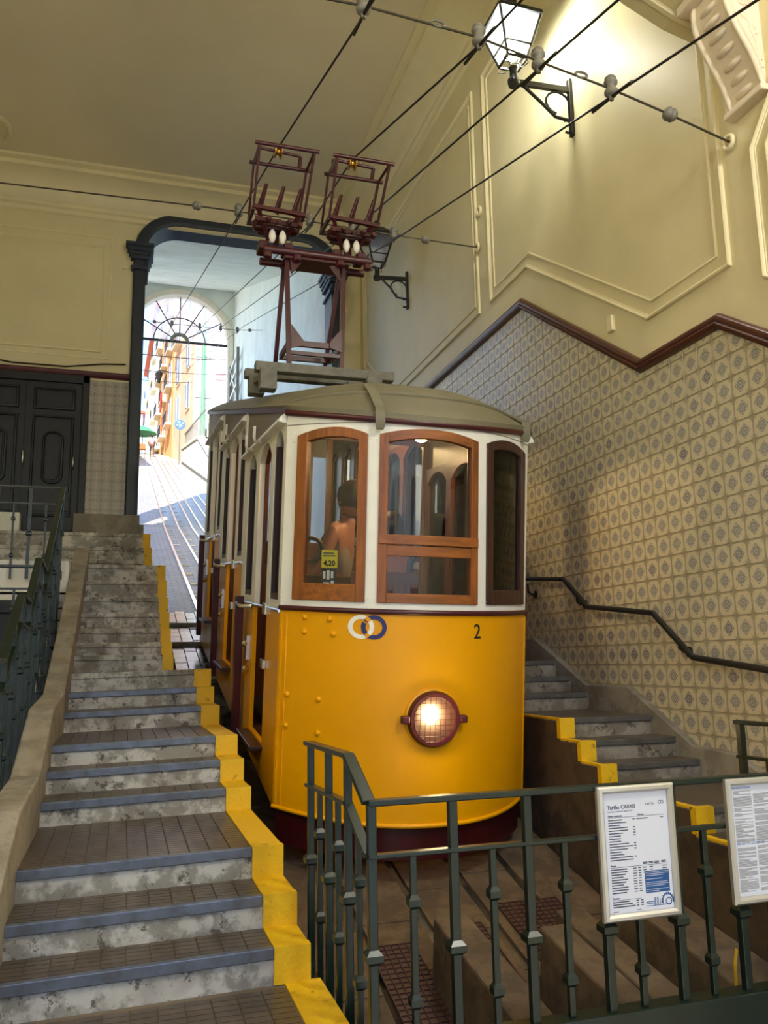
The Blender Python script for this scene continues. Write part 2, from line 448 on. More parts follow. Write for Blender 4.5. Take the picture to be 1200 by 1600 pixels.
frame_mb([(a, b-.0) for a, b in DADO], DR, onR, False).obj('dado_rail', M['dado'], wall_right, 50)
# small fixtures on the wall: box and hook plates
MB().box(XW-.03, XW+.01, 5.10, 5.17, 3.98, 4.10).obj('junction_box', M['mould'], wall_right, bevel=.006)
MB().tube([(XW+.01, 9.9, 4.98),(XW-.05, 9.9, 4.98),(XW-.06, 9.9, 4.92),(XW-.03, 9.9, 4.88)], .012, 6).obj('wall_hook', M['mould'], wall_right, 60)
def curve_at(pl, y):
    for (a, za), (b, zb) in zip(pl, pl[1:]):
        if (a-y)*(b-y) <= 0 and a != b: return za+(zb-za)*(y-a)/(b-a)
    return pl[0][1] if y > pl[0][0] else pl[-1][1]
LOW = [(12.0,3.2),(7.9,2.10),(7.1,1.77),(6.54,1.77),(5.73,1.40),(5.18,1.40),(4.51,1.06),(4.15,1.05),(3.55,.80),(3.1,.80),(2.4,.45),(1.8,.45),(.5,-.1)]
TP = .1405; TR = .14; Y0T = 3.80; Z0T = 1.685
def tile_poly(mb, uvs, poly, y0, z0):    # poly in (y,z) ccw seen from -x
    n = len(poly); o = len(mb.v)
    cy = sum(p[0] for p in poly)/n; cz = sum(p[1] for p in poly)/n
    for h, k in ((-.004, 1), (.005, 1), (.007, .965)):
        for a, b in poly: mb.v.append((XW-h, cy+(a-cy)*k, cz+(b-cz)*k))
    for j in range(2):
        for i in range(n): mb.f.append((o+j*n+i, o+j*n+(i+1) % n, o+(j+1)*n+(i+1) % n, o+(j+1)*n+i))
    mb.f.append(tuple(o+2*n+i for i in range(n)))
    for vv in mb.v[o:]: uvs.append(((vv[1]-y0)/TP, (vv[2]-z0)/TR))
def set_uv(me, uvs):
    l = me.uv_layers.new(name='UVMap')
    for lp in me.loops: l.data[lp.index].uv = uvs[lp.vertex_index]
def clip(poly, nx, nz, c):   # keep nx*y+nz*z <= c
    out = []
    for i in range(len(poly)):
        a, b = poly[i-1], poly[i]; da = nx*a[0]+nz*a[1]-c; db = nx*b[0]+nz*b[1]-c
        if (da <= 0) != (db <= 0):
            t = da/(da-db); out.append((a[0]+(b[0]-a[0])*t, a[1]+(b[1]-a[1])*t))
        if db <= 0: out.append(b)
    return out
def project(p):
    d = Vector(p)-CAM; z = d.dot(fw); return 600+FPX*d.dot(rt)/z, 800-FPX*d.dot(up)/z, z
full = []; rest = MB(); ruv = []; g = .0012
for i in range(-10, 59):
    ya = Y0T+i*TP; yc = ya+TP/2
    top = curve_at(DADO, yc)-.04
    ys = [a for a, _ in DADO]
    seg = None
    for (a, za), (b, zb) in zip(DADO, DADO[1:]):
        if b <= yc <= a: seg = (a, za, b, zb)
    if seg is None: continue
    a, za, b, zb = seg; sl = (za-zb)/(a-b)
    low = curve_at(LOW, yc)
    for j in range(-12, 30):
        z0 = Z0T+j*TR
        if z0+TR < low-.14 or z0 > max(top, za, zb): continue
        poly = [(ya+g, z0+g), (ya+TP-g, z0+g), (ya+TP-g, z0+TR-g), (ya+g, z0+TR-g)]
        pc = clip(poly, -sl, 1, za-.045-sl*a)
        if len(pc) < 3: continue
        px, py, pz_ = project((XW, yc, z0+TR/2))
        isfull = len(pc) == 4 and all(abs(u[0]-v_[0])+abs(u[1]-v_[1]) < 1e-6 for u, v_ in zip(sorted(pc), sorted(poly)))
        if isfull and 830 < px < 1195 and 450 < py < 1185 and z0 > low-.02: full.append((pz_, ya, z0))
        else: tile_poly(rest, ruv, pc, ya, z0)
full.sort(); 
for _, ya, z0 in full[300:]:
    tile_poly(rest, ruv, [(ya+g, z0+g), (ya+TP-g, z0+g), (ya+TP-g, z0+TR-g), (ya+g, z0+TR-g)], ya, z0)
ro = rest.obj('tile_field', M['tile'], wall_right); set_uv(ro.data, ruv); stuff(ro)
one = MB(); ouv = []; tile_poly(one, ouv, [(g, g), (TP-g, g), (TP-g, TR-g), (g, TR-g)], 0, 0)
tme = one.mesh('tile'); tme.materials.append(M['tile']); set_uv(tme, ouv)
for _, ya, z0 in full[:300]:
    o = bpy.data.objects.new('tile', tme); COL.objects.link(o); o.parent = wall_right; o.location = (0, ya, z0)
# grout bed behind the tiles
gb = MB(); pts = [(y, curve_at(DADO, y)-.03) for y in (12.0,11.6,10.5,6.523,4.792,3.976,2.95,2.4)]
gb.px([(12.0, 0)]+pts+[(2.4, 0)], XW-.0025, XW+.01); gb.obj('grout_bed', M['mould'], wall_right)

# ---- back wall with archway
AX0, AX1, AZ, AR = .10, 2.95, 8.10, .52
def arch_pts(x0, x1, zt, r, n=8):
    L = [(x0+r-r*math.cos(PI/2*k/n), zt-r+r*math.sin(PI/2*k/n)) for k in range(n+1)]
    return L+[(x0+x1-a, b) for a, b in L[::-1]]
ap = arch_pts(AX0, AX1, AZ, AR)
bw = MB(); bw.box(-4.0, AX0, YB, YB+.37, 1.9, 8.7); bw.box(AX1, XW, YB, YB+.37, 1.9, 8.7)
bw.py([(AX0, 8.7)]+ap+[(AX1, 8.7)], YB, YB+.37)
wall_back = struct(bw.obj('wall_back', M['plaster']))
for pl, pf in (([(-3.4,5.9),(-.345,5.9),(-.345,7.77),(-3.4,7.77)], MP2), ([(-3.3,5.99),(-.44,5.99),(-.44,7.63),(-3.3,7.63)], MP)):
    frame_mb(pl, pf, onB).obj('panel_moulding', M['mould'], wall_back, 40)
frame_mb([(-4,5.70),(-.03,5.70)][::-1], DR, onB, False).obj('dado_rail', M['dadomaroon'], wall_back, 50)
MB().box(-.20,-.11,YB-.02,YB+.01,7.30,7.34).obj('vent_cap', M['mould'], wall_back)
MB().box(3.10,3.19,YB-.02,YB+.01,7.0,7.04).obj('vent_cap', M['mould'], wall_back)
# grey tiles on the pier
gm = MB(); guv = []
def gt():
    mb = MB(); s = .1375
    mb.box(.001, s-.001, YB-.012, YB+.002, .001, s-.001); return mb
gmesh = gt().mesh('tile'); gmesh.materials.append(M['tile_grey']); set_uv(gmesh, [(v.co.x/.1375, v.co.z/.1375) for v in gmesh.vertices])
for i in range(4):
    for j in range(14):
        o = bpy.data.objects.new('tile', gmesh); COL.objects.link(o); o.parent = wall_back; o.location = (-.57+i*.1375, 0, 3.65+j*.1375)
MB().box(-1.66,-1.36,YB-.20,YB+.0,3.24,3.62).obj('plinth', M['whitewash'], wall_back, bevel=.01)
# cornice on back and right wall, left wall
CP = [(0,8.02),(.035,8.04),(.035,8.10),(.07,8.12),(.07,8.17),(.10,8.20),(.13,8.30),(.22,8.42),(.36,8.49),(.42,8.50),(.42,8.56),(.50,8.58),(.50,8.66),(0,8.66)]
cb = MB(); cb.prism(CP, lambda d,z:(-3.5+d, YB-d, z), lambda d,z:(XW-d, YB-d, z))
cb.obj('cornice', M['mould'], wall_back, 35)
cb = MB(); cb.prism(CP, lambda d,z:(XW-d, YB-d, z), lambda d,z:(XW-d, -4, z))
cb.obj('cornice', M['mould'], wall_right, 35)
ceiling = struct(MB().box(-3.8, XW+.35, -4, YB+.37, 8.62, 8.8).obj('ceiling', M['ceil']))
# plaster foliage in the ceiling corner
fo = MB()
for k in range(9):
    a = k*.7; r = .10+.035*k
    fo.tube([(-2.0+r*.9*math.cos(a+t*.5), 11.0+r*math.sin(a+t*.5), 8.615) for t in range(4)], [.012,.03,.03,.012], 6)
fo.obj('ceiling_ornament', M['mould'], ceiling, 60)
wup = struct(MB().box(-8, XW+.35, -4, 12.35, 8.85, 22).obj('wall_upper_sunblock', M['cream_wall']))  # unseen upper storeys, sized to keep direct sun off the alley
wfr = struct(MB().box(-3.8, XW+.35, -4.3, -4.0, 5.6, 8.85).obj('wall_front_sunblock', M['cream_wall']))  # unseen lintel added to stop sun reaching far into the hall
wall_left = struct(MB().box(-3.8, -3.5, -4, YB+.37, -1.6, 8.7).obj('wall_left', M['plaster']))

# archway trim
tr1 = sempty('trim_1', (AX0, YB, 3.4))
T1 = Matrix.Translation((AX0, YB, 3.4))
def outn(i, pts):
    a = Vector(pts[max(0,i-1)]); b = Vector(pts[min(len(pts)-1,i+1)]); d = (b-a).normalized(); return Vector((-d.y, 0, d.x))
path = [(AX0,3.5),(AX0,7.3)]+ap+[(AX1,7.3),(AX1,2.6)]
prof = [(-.03,.40),(-.03,-.07),(.02,-.09),(.12,-.09),(.145,-.06),(.145,.0)]
mb = MB(); mb.sweep([((p[0], YB, p[1]), outn(i, path), (0,1,0)) for i, p in enumerate(path)], prof, None)
mb.loc(T1).obj('arch_frame', M['frame_blue'], tr1, 30)
for sx, xx in ((1, AX0), (-1, AX1)):
    mb = MB()
    for z0, z1, e in ((7.28,7.33,.04),(7.33,7.36,.02),(7.44,7.50,.05),(7.50,7.56,.07),(7.56,7.63,.095),(7.63,7.68,.12)):
        x0, x1 = xx-sx*(.14+e), xx+sx*(.03+e*.9)
        mb.box(min(x0,x1), max(x0,x1), YB-.10-e*.6, YB+.42, z0, z1)
    mb.loc(T1).obj('capital', M['frame_blue'], tr1, bevel=.008)
plinth = MB().box(-.70, .16, YB-.16, YB+.4, 3.3, 3.64).loc(T1).obj('plinth', M['curb'], tr1, bevel=.01)
MB().box(.10,.22,YB-.10,YB+.4,3.25,3.52).loc(T1).obj('plinth', M['curb'], tr1, bevel=.01)

# panelled door left of the archway
d1 = sempty('door_1', (-1.35, YB, 3.4)); TD = Matrix.Translation((-1.35, YB, 3.4))
MB().box(-2.2,-.57,YB-.012,YB-.002,3.40,5.6).loc(TD).obj('door_back', M['door'], d1)
fm = MB(); fm.box(-.66,-.57,YB-.06,YB+.02,3.4,5.62); fm.box(-2.2,-.57,YB-.06,YB+.02,5.50,5.62); fm.box(-2.2,-2.1,YB-.06,YB+.02,3.4,5.62)
fm.loc(TD).obj('door_frame', M['door'], d1, bevel=.008)
for x0, x1 in ((-1.37,-.67),(-2.09,-1.39)):
    lf = MB().box(x0, x1, YB-.03, YB+.01, 3.42, 5.49).loc(TD).obj('door_leaf', M['door'], d1)
    pb = MB(); f = lambda a, b, h: (a, YB-.03-h, b)
    pf = [(0,0),(.01,.02),(.03,.025),(.04,.008),(.05,.008)]
    frame_mb([(x0+.08,5.10),(x1-.08,5.10),(x1-.08,5.42),(x0+.08,5.42)], pf, f, True, pb)
    frame_mb([(x0+.08,3.6),(x1-.08,3.6),(x1-.08,5.02),(x0+.08,5.02)], pf, f, True, pb)
    frame_mb(rrect(x0+.22, x1-.20, 4.05, 4.80, .12), pf, f, True, pb)
    pb.py(rrect(x0+.28, x1-.26, 4.11, 4.74, .07), YB-.055, YB-.02)
    pb.box(x0+.10, x1-.10, YB-.05, YB-.02, 3.68, 3.95)
    pb.loc(TD).obj('panel', M['door'], lf, 40)
hb = MB().tube([(-.74,YB-.05,4.28),(-.74,YB-.09,4.30),(-.74,YB-.09,4.42),(-.74,YB-.05,4.44)], .012, 6).loc(TD).obj('handle', M['chrome'], d1, 60)
MB().tube([(-1.38,YB-.05,4.30),(-1.38,YB-.08,4.32),(-1.38,YB-.08,4.48),(-1.38,YB-.05,4.5)], .012, 6).loc(TD).obj('handle', M['chrome'], d1, 60)

# ---- entrance arch and corbel (upper right)
ea = sempty('trim_2', (XW, 3.4, 5.4)); TE = Matrix.Translation((XW, 3.4, 5.4))
def earch(off):     # intrados rising from the right wall
    out = []
    for k in range(13):
        a = PI*k/24; out.append((-.15+(XW+.15+.0)*math.cos(a), 5.30+off+3.0*math.sin(a)**.8))
    return out
lo = [(XW,5.44),(3.13,5.50),(2.85,5.62),(2.5,5.85),(2.0,6.3),(1.4,6.9),(.7,7.4),(-.2,7.6),(-1.2,7.4),(-2.2,6.6),(-3.0,5.75),(-3.5,5.44)]
mb = MB(); mb.py(lo+[(-3.5,8.2),(XW,8.2)], 2.85, 3.95); mb.loc(TE).obj('arch_band', M['plaster'], ea)
for d, w_ in ((.10,.05),(.30,.03)):
    mb = MB()
    mb.sweep([((p[0], 3.95-d, p[1]), (0,-1,0), (0,0,-1)) for p in lo], [(0,0),(.01,.025),(w_-.01,.025),(w_,0),(w_,-.02),(0,-.02)], None)
    mb.loc(TE).obj('arch_moulding', M['mould'], ea, 40)
cor = MB()
S = []
for k in range(17):
    t = k/16; z = 5.44-.66*t
    S.append((3.165+.21*t**1.5-.022*math.sin(t*PI*2), z))
CY0, CY1 = 3.44, 3.70
poly = S+[(XW+.02, 4.78),(XW+.02, 5.44)]
cor.py(poly, CY0, CY1)
cor.loc(TE).obj('corbel', M['corbel'], ea, 30)
for k in range(2, 15, 2):     # egg row on the front roll
    a_, b_ = Vector(S[k]), Vector(S[k+1]); cpt = (a_+b_)/2
    MB().lathe([(.004,-.075),(.018,-.06),(.026,0),(.018,.06),(.004,.075)], (cpt[0]+.004, (CY0+CY1)/2, cpt[1]), (0,1,0), 8).loc(TE).obj('egg', M['corbel'], ea, 60)
for yy in (CY0, CY1):
    MB().tube([(x, yy, z) for x, z in S], .018, 6).loc(TE).obj('border_roll', M['corbel'], ea, 60)
    MB().tube([(x+.045, yy, z) for x, z in S[:14]], .009, 6).loc(TE).obj('border_roll', M['corbel'], ea, 60)
    MB().tube([(3.29+.05*(1-k/14)*math.cos(k*.75), yy, 5.32+.05*(1-k/14)*math.sin(k*.75)) for k in range(14)], .010, 6).loc(TE).obj('volute', M['corbel'], ea, 60)
    MB().tube([(3.35+.035*(1-k/12)*math.cos(k*.75+2), yy, 5.14+.04*(1-k/12)*math.sin(k*.75+2)) for k in range(12)], .009, 6).loc(TE).obj('volute', M['corbel'], ea, 60)
    MB().tube([(3.26,yy,5.22),(3.31,yy,5.20),(3.355,yy,5.06),(3.375,yy,4.95)], .011, 6).loc(TE).obj('leaf', M['corbel'], ea, 60)
MB().box(3.33, XW+.02, CY0-.03, CY1+.03, 4.745, 4.785).loc(TE).obj('foot_moulding', M['corbel'], ea, bevel=.008)
MB().box(3.10, XW+.02, CY0-.08, CY1+.08, 5.44, 5.50).loc(TE).obj('abacus', M['corbel'], ea, bevel=.01)

# ---- tunnel behind the archway
tun = sempty('wall_tunnel', (1.5, 12.4, 2.3)); TT = Matrix.Translation((1.5, 12.4, 2.3))
YE = 25.2
MB().px([(12.4,2.0),(YE,5.2),(YE,13.6),(12.4,8.6)], 3.0, 3.35).loc(TT).obj('side_wall', M['whitewash'], tun)
for y0 in (12.4, 15.4, 18.4, 21.4, 24.4): MB().box(-.35, .05, y0, y0+.75, SZ(y0)-.4, 8.1+.398*(y0-12.4)+.2).loc(TT).obj('pier', M['whitewash'], tun)  # hidden side left open between piers so skylight reaches the tunnel
MB().px([(12.4,8.1),(YE,13.2),(YE,13.7),(12.4,8.75)], -.35, 3.35).loc(TT).obj('vault', M['whitewash'], tun)
AC, ARR, ASP = 1.35, 1.50, 11.45
arc = [(AC-ARR*math.cos(PI*k/28), ASP+ARR*math.sin(PI*k/28)) for k in range(29)]
ew = MB(); ew.py([(-.4,5.0),(AC-ARR,5.0)]+arc+[(AC+ARR,5.0),(9,5.0),(9,22),(-.4,22)], YE, YE+.45)
ew.loc(TT).obj('end_wall', M['whitewash'], tun)
ew = MB(); ew.sweep([((x, YE, z), (Vector((x-AC,0,z-ASP)).normalized() if z > ASP+.001 else Vector((math.copysign(1,x-AC),0,0))), (0,1,0)) for x, z in [(AC-ARR,6.0)]+arc+[(AC+ARR,6.0)]],
   [(-.04,.3),(-.04,-.05),(.02,-.07),(.12,-.07),(.14,.0)], None)
ew.loc(TT).obj('arch_surround', M['corbel'], tun, 40)
MB().box(-.35,9,12.5,YE,13.8,22).loc(TT).obj('upper_block', M['white_wall'], tun)

# ---- street / track bed
ys = [1.0,3.0,5.1,8,12.4,16,20,25,30,36,42,48,54,60,66,75,85,100,125]
def strip(x0, x1, y0, y1, dz=0, th=.3):
    yy = [y0]+[y for y in ys if y0 < y < y1]+[y1]
    top = [(y, SZ(y)+dz) for y in yy]; bot = [(y, SZ(y)+dz-th) for y in yy[::-1]]
    return MB().px(top+bot, x0, x1)
floor = struct(strip(.25, 2.72, 1.0, 12.45).obj('floor', M['slab']))
fl2 = struct(strip(-.3, 3.3, 12.4, YE+.6).obj('floor_tunnel', M['cobble']))
fl3 = struct(strip(-6, 10, YE+.5, 120).obj('floor_street', M['asphalt_light']))
fl4 = struct(strip(-9, -.3, 12.45, YE+.5).obj('floor_added_alley', M['asphalt_light']))  # ground of an invented alley that brings skylight into the tunnel
wal = struct(MB().box(-9.3, -9.0, 12.4, 26, 0, 9).obj('wall_added_alley', M['white_wall']))  # unseen white wall added to bound the alley and bounce skylight
strip(-.0, .95, 12.45, 36, .02, .05).obj('paving_strip', M['cobble'], fl2)
# slabs between the grooves in the trench
GX = [.72,1.20,1.56,1.92,2.25,2.66]
sl_me = {}
for i in range(5):
    x0, x1 = GX[i]+.025, GX[i+1]-.025; y = 2.3+.13*(i % 2)
    if (x0, x1) not in sl_me:
        q = MB().hexa([(x0,0,0),(x1,0,0),(x1,.40,.258*.40),(x0,.40,.258*.40),(x0,0,.03),(x1,0,.03),(x1,.40,.258*.40+.03),(x0,.40,.258*.40+.03)])
        me = q.mesh('paving_slab'); me.materials.append(M['slab']); sl_me[(x0,x1)] = me
    while y < 7.0:
        o = bpy.data.objects.new('paving_slab', sl_me[(x0,x1)]); COL.objects.link(o); o.parent = floor; o.location = (0, y, SZ(y)+random.uniform(-.008,.004)); y += .405
# cobbles beside the tram (upper part), wet setts
sett = MB().hexa([(0,0,0),(.135,0,0),(.135,.21,.054),(0,.21,.054),(.004,.004,.03),(.131,.004,.03),(.131,.206,.084),(.004,.206,.084)])
m_, b_ = begin('sett', .18, spec=.6); setc(b_, mixc(mrange(noise(pos(), 6, 3), .4, .6), lin(104,100,96), lin(72,68,66))); M['sett'] = m_
sme = sett.mesh('sett'); sme.materials.append(M['sett'])
for i in range(6):
    for j in range(24):
        y = 7.35+j*.215; x = .28+i*.139
        if x < .44 and y < 9.6: continue
        o = bpy.data.objects.new('sett', sme); COL.objects.link(o); o.parent = floor; o.location = (x, y+(.1 if i % 2 else 0), SZ(y+(.1 if i % 2 else 0))+random.uniform(-.004,.006))
for y, x0, x1 in ((9.05,.42,1.02),(10.5,.3,.95),(11.6,.3,.95)):
    MB().hexa([(x0,y,SZ(y)),(x1,y,SZ(y)),(x1,y+.16,SZ(y+.16)),(x0,y+.16,SZ(y+.16)),(x0,y,SZ(y)+.07),(x1,y,SZ(y)+.07),(x1,y+.16,SZ(y+.16)+.045),(x0,y+.16,SZ(y+.16)+.045)]).obj('kerb_stone', M['curb'], floor)
# rails
def rail(name, x, y0, y1, label, group, wd=.045, mat='railsteel', h=.02):
    yy = [y0]+[y for y in ys if y0 < y < y1]+[y1]
    mb = MB().px([(y, SZ(y)+h) for y in yy]+[(y, SZ(y)-.06) for y in yy[::-1]], x-wd/2, x+wd/2)
    return tag(mb.obj(name, M[mat], None), label, 'rail', group)
for x in (1.05,1.45,1.85,2.12,2.48,2.78): rail('street_rail', x, 12.2, 80 if x < 1.6 else (72 if x < 2 else 60), 'long steel rail sunk in the street climbing through the archway', 'rails in the street', .055, h=.03)
for x, lb in ((1.20,'dull pit rail closest to the worn staircase with the blue nosings'),(1.56,'dull pit rail ending at the first concrete buffer block by the red grating'),(1.92,'dull pit rail between the first and second concrete buffer blocks'),(2.25,'dull pit rail closest to the narrow staircase along the tile wall')): rail('pit_rail', x, 4.0, 12.2, lb, 'rails in the pit', .05, 'steel', h=.006)
cg = MB()
for k in range(26):
    y = 14+k*1.15
    for x0, x1 in ((1.10,1.24),(1.5,1.62)):
        cg.box(x0, x1, y, y+.05, SZ(y)-.01, SZ(y)+.025)
cg.obj('tie_plates', M['railsteel'], fl2)['kind'] = 'stuff'

# ---- left staircase
LS = [(2.0,.45,.74),(3.30,.573,.70),(3.56,.691,.70),(3.865,.814,.70),(4.86,.930,.70),(5.16,1.05,.70),(5.45,1.165,.70),(6.50,1.30,.70),(6.93,1.425,.70),(7.19,1.564,.70),
      (7.46,1.69,.41),(7.71,1.80,.41),(7.98,1.93,.41),(8.29,2.09,.41),(8.62,2.26,.41),(8.99,2.46,.41),(9.38,2.665,.41),(10.10,2.80,.29),(10.45,3.0,.29),(10.80,3.22,.28)]
stl = thing('staircase', 'worn concrete staircase with yellow edge beside the dark blue arch, left of the tram', 'stairs', (.2, 3.3, 0))
TS = Matrix.Translation((.2, 3.3, 0))
XL = -.38
pav = MB().box(0, .083, 0, .040, 0, .006); pme = pav.mesh('tread_tile'); pme.materials.append(M['paver'])
pme_y = pav.mesh('tread_tile'); pme_y.materials.append(M['stair_yellow'])
ntile = 0; restt = MB()
for i, (y, z, xr) in enumerate(LS):
    y1 = LS[i+1][0] if i+1 < len(LS) else YB-.02
    zl = LS[i-1][1] if i else z-.13
    xl = XL if i < 17 else -3.48
    zb = min(SZ(y)-.25, z-.35) if i < 17 else 2.2
    tilt = .02 if i < 10 else 0
    if i == 0: zl = z-.3
    st = MB(); dz = .012
    def P(x, yy, zz): return (x, yy, zz-tilt*(1 if x < 0 else 0))
    st.hexa([P(xl,y,zb),P(xr,y,zb),P(xr,y1+.01,zb),P(xl,y1+.01,zb),P(xl,y,z-dz),P(xr,y,z-dz),P(xr,y1+.01,z-dz),P(xl,y1+.01,z-dz)])
    so_ = st.loc(TS).obj('step', M['riser'], stl)
    # tread, nosing, yellow edge
    tt = MB().hexa([P(xl,y+.012,z-.013),P(xr-.002,y+.012,z-.013),P(xr-.002,y1,z-.013),P(xl,y1,z-.013),P(xl,y+.012,z-.006),P(xr-.002,y+.012,z-.006),P(xr-.002,y1,z-.006),P(xl,y1,z-.006)])
    tt.loc(TS).obj('tread', M['grout'] if i < 9 else M['paver'], so_)
    yw = .13 if i < 10 else .085
    nz = MB(); nz.hexa([P(xl,y-.012,z-.042),P(xr-yw,y-.012,z-.042),P(xr-yw,y+.02,z-.042),P(xl,y+.02,z-.042),P(xl,y-.012,z),P(xr-yw,y-.012,z),P(xr-yw,y+.02,z),P(xl,y+.02,z)])
    nz.loc(TS).obj('nosing', M['nosing'] if i < 9 else M['riser'], so_, bevel=.004)
    yb = MB(); yb.box(xr-yw, xr+.006, y-.014, y+.03, zl-.005, z+.001)
    yb.loc(TS).obj('yellow_edge', M['stair_yellow'], so_)
    yt = MB(); yt.box(xr-yw if i < 9 else xr-.05, xr+.004, y+.02, y1, z-.02, z-.002)
    yt.loc(TS).obj('yellow_edge', M['stair_yellow'], so_)
    sw = MB(); sw.box(xr-.01, xr+.003, y, y1, zb, z-.02); sw.loc(TS).obj('side_face', M['sidewall'], so_)
    if i < 9:
        yy = y+.026; row = 0
        ystart = max(y+.026, 2.45)
        yy = ystart
        while yy+.042 < y1:
            nc = 11; cw = (xr-yw-xl-.006)/nc
            for kx in range(nc):
                xx = xl+.003+kx*cw
                zt = z-.006-tilt*(1-(xx-xl)/(xr-xl))
                if i in (0,1,2) and ntile < 300 and project((xx+.04, yy+.02, z))[1] < 1610 and project((xx+.04,yy+.02,z))[0] > -10:
                    o = bpy.data.objects.new('tread_tile', pme); COL.objects.link(o); o.parent = so_; o.location = Vector((xx,yy,zt))-Vector((.2,3.3,0)); o.scale.x = (cw-.005)/.083; ntile += 1
                else: restt.box(xx, xx+cw-.005, yy, yy+.040, zt, zt+.006)
            yy += .045; row += 1
restt.loc(TS); stuff(restt.obj('tread_tiles', M['paver'], stl))
# left curb (string wall)
cl = [(2.0,.36,0),(3.0,.62,0),(3.9,.96,0),(4.75,1.00,0),(5.5,1.30,0),(6.4,1.36,0),(7.3,1.76,0),(9.45,2.80,0)]
cu = MB().px([(a, b+.06) for a, b, _ in cl]+[(9.45,1.0),(2.0,-1.2)], -.52, XL+.002)
cu.loc(TS).obj('string_wall', M['curb'], stl, bevel=.012)

# ---- right staircase
RS = [(1.6,.30),(2.0,.42),(2.25,.53),(3.37,.64),(3.61,.76),(3.84,.885),(4.442,.99),(4.659,1.105),(4.903,1.224),(5.697,1.345),(5.942,1.459),(6.177,1.583),(7.0,1.70),(7.25,1.82),(7.5,1.94),(8.3,2.06),(8.55,2.18),(8.8,2.3),(9.6,2.42)]
RS = [(2.85,.64),(3.10,.76),(3.61,.88),(4.442,.99),(4.659,1.105),(4.903,1.224),(5.697,1.345),(5.942,1.459),(6.177,1.583),(7.0,1.70),(7.25,1.82),(7.5,1.94),(8.3,2.06),(8.55,2.18),(8.8,2.3)]
str_ = thing('staircase', 'narrow concrete staircase with yellow edge along the patterned tile wall', 'stairs', (2.9, 3.6, 0))
TR_ = Matrix.Translation((2.9, 3.6, 0)); XR0, XR1 = 2.66, XW-.03
for i, (y, z) in enumerate(RS):
    y1 = RS[i+1][0] if i+1 < len(RS) else 11.9
    zl = RS[i-1][1] if i else z-.13
    st = MB().box(XR0, XR1, y, y1+.01, SZ(y)-.2, z-.008)
    so_ = st.loc(TR_).obj('step', M['riser_dark'], str_)
    MB().box(XR0+.004, XR1, y+.012, y1, z-.012, z-.002).loc(TR_).obj('tread', M['paver'], so_)
    MB().box(XR0+.10, XR1-.04, y-.012, y+.022, z-.035, z).loc(TR_).obj('nosing', M['nosing_dull'], so_, bevel=.004)
    MB().box(XR0-.004, XR0+.10, y-.014, y+.03, zl-.004, z+.001).loc(TR_).obj('yellow_edge', M['stair_yellow'], so_)
    MB().box(XR0-.004, XR0+.035, y+.02, y1, z-.012, z+.0005).loc(TR_).obj('yellow_edge', M['stair_yellow'], so_)
    MB().box(XR0-.003, XR0+.01, y, y1, SZ(y)-.2, z-.02).loc(TR_).obj('side_face', M['sidewall'], so_)
MB().px([(a, b) for a, b in LOW]+[(.5,-.8),(12.0,.5)], XW-.055, XW-.001).loc(TR_).obj('string_wall', M['curb'], str_, bevel=.008)

# ---- void on the left with lower wall
lv = struct(MB().box(-3.5, -.5, 1.0, 8.6, -1.5, -1.2).obj('floor_lower', M['dark_void']))
wl = MB(); wl.box(-3.5, -.52, 8.55, 10.1, 2.28, 2.60); wl.box(-3.5, -.52, 8.55, 8.75, -1.5, 2.3)
wlo = struct(wl.obj('wall_lower', M['white_wall']))
d2 = sempty('door_2', (-1.4, 8.5, -1.2))
MB().box(-2.2,-.6,8.47,8.54,-1.2,2.22).loc(Matrix.Translation((-1.4,8.5,-1.2))).obj('door_leaf', M['door'], d2)
q = MB()
for zz in (2.1,1.75,1.3,.6): q.box(-2.2,-.6,8.43,8.48,zz,zz+.05)
for xx in (-2.2,-1.42,-.66): q.box(xx,xx+.06,8.43,8.48,-1.2,2.22)
q.loc(Matrix.Translation((-1.4,8.5,-1.2))).obj('door_rail', M['door'], d2, bevel=.006)

# ================================================================== TRAM
pi_, rl_ = math.radians(6), math.radians(1.0)
TM = Matrix.Translation((1.715, 5.05, 1.918)) @ Matrix.Rotation(rl_, 4, 'Y') @ Matrix.Rotation(pi_, 4, 'X')
tram = thing('funicular_tram', 'yellow and white funicular tram with lit round headlight and two roof collectors', 'tram', M=TM)
W2 = .815; LEN = 5.6
def bow(z):
    if z > 0: return .44-.05*min(z, 1.2)/1.2
    return .44+.07*min(-z, 1.3)/1.3
def FS(t, z, off=0.0):      # point on the bowed front, t in [-1,1]; off = outward
    b = bow(z); x = W2*t; y = -b*(1-abs(t)**2.3)
    dy = b*2.3*abs(t)**1.3*math.copysign(1, t)/W2
    n = Vector((dy, -1, 0)).normalized()
    return Vector((x, y, z))+n*off
def tspan(a, b, n=None):
    n = n or max(2, int(abs(b-a)/.06)+1); return [a+(b-a)*k/n for k in range(n+1)]
def cv(z): return z if callable(z) else (lambda t: z)
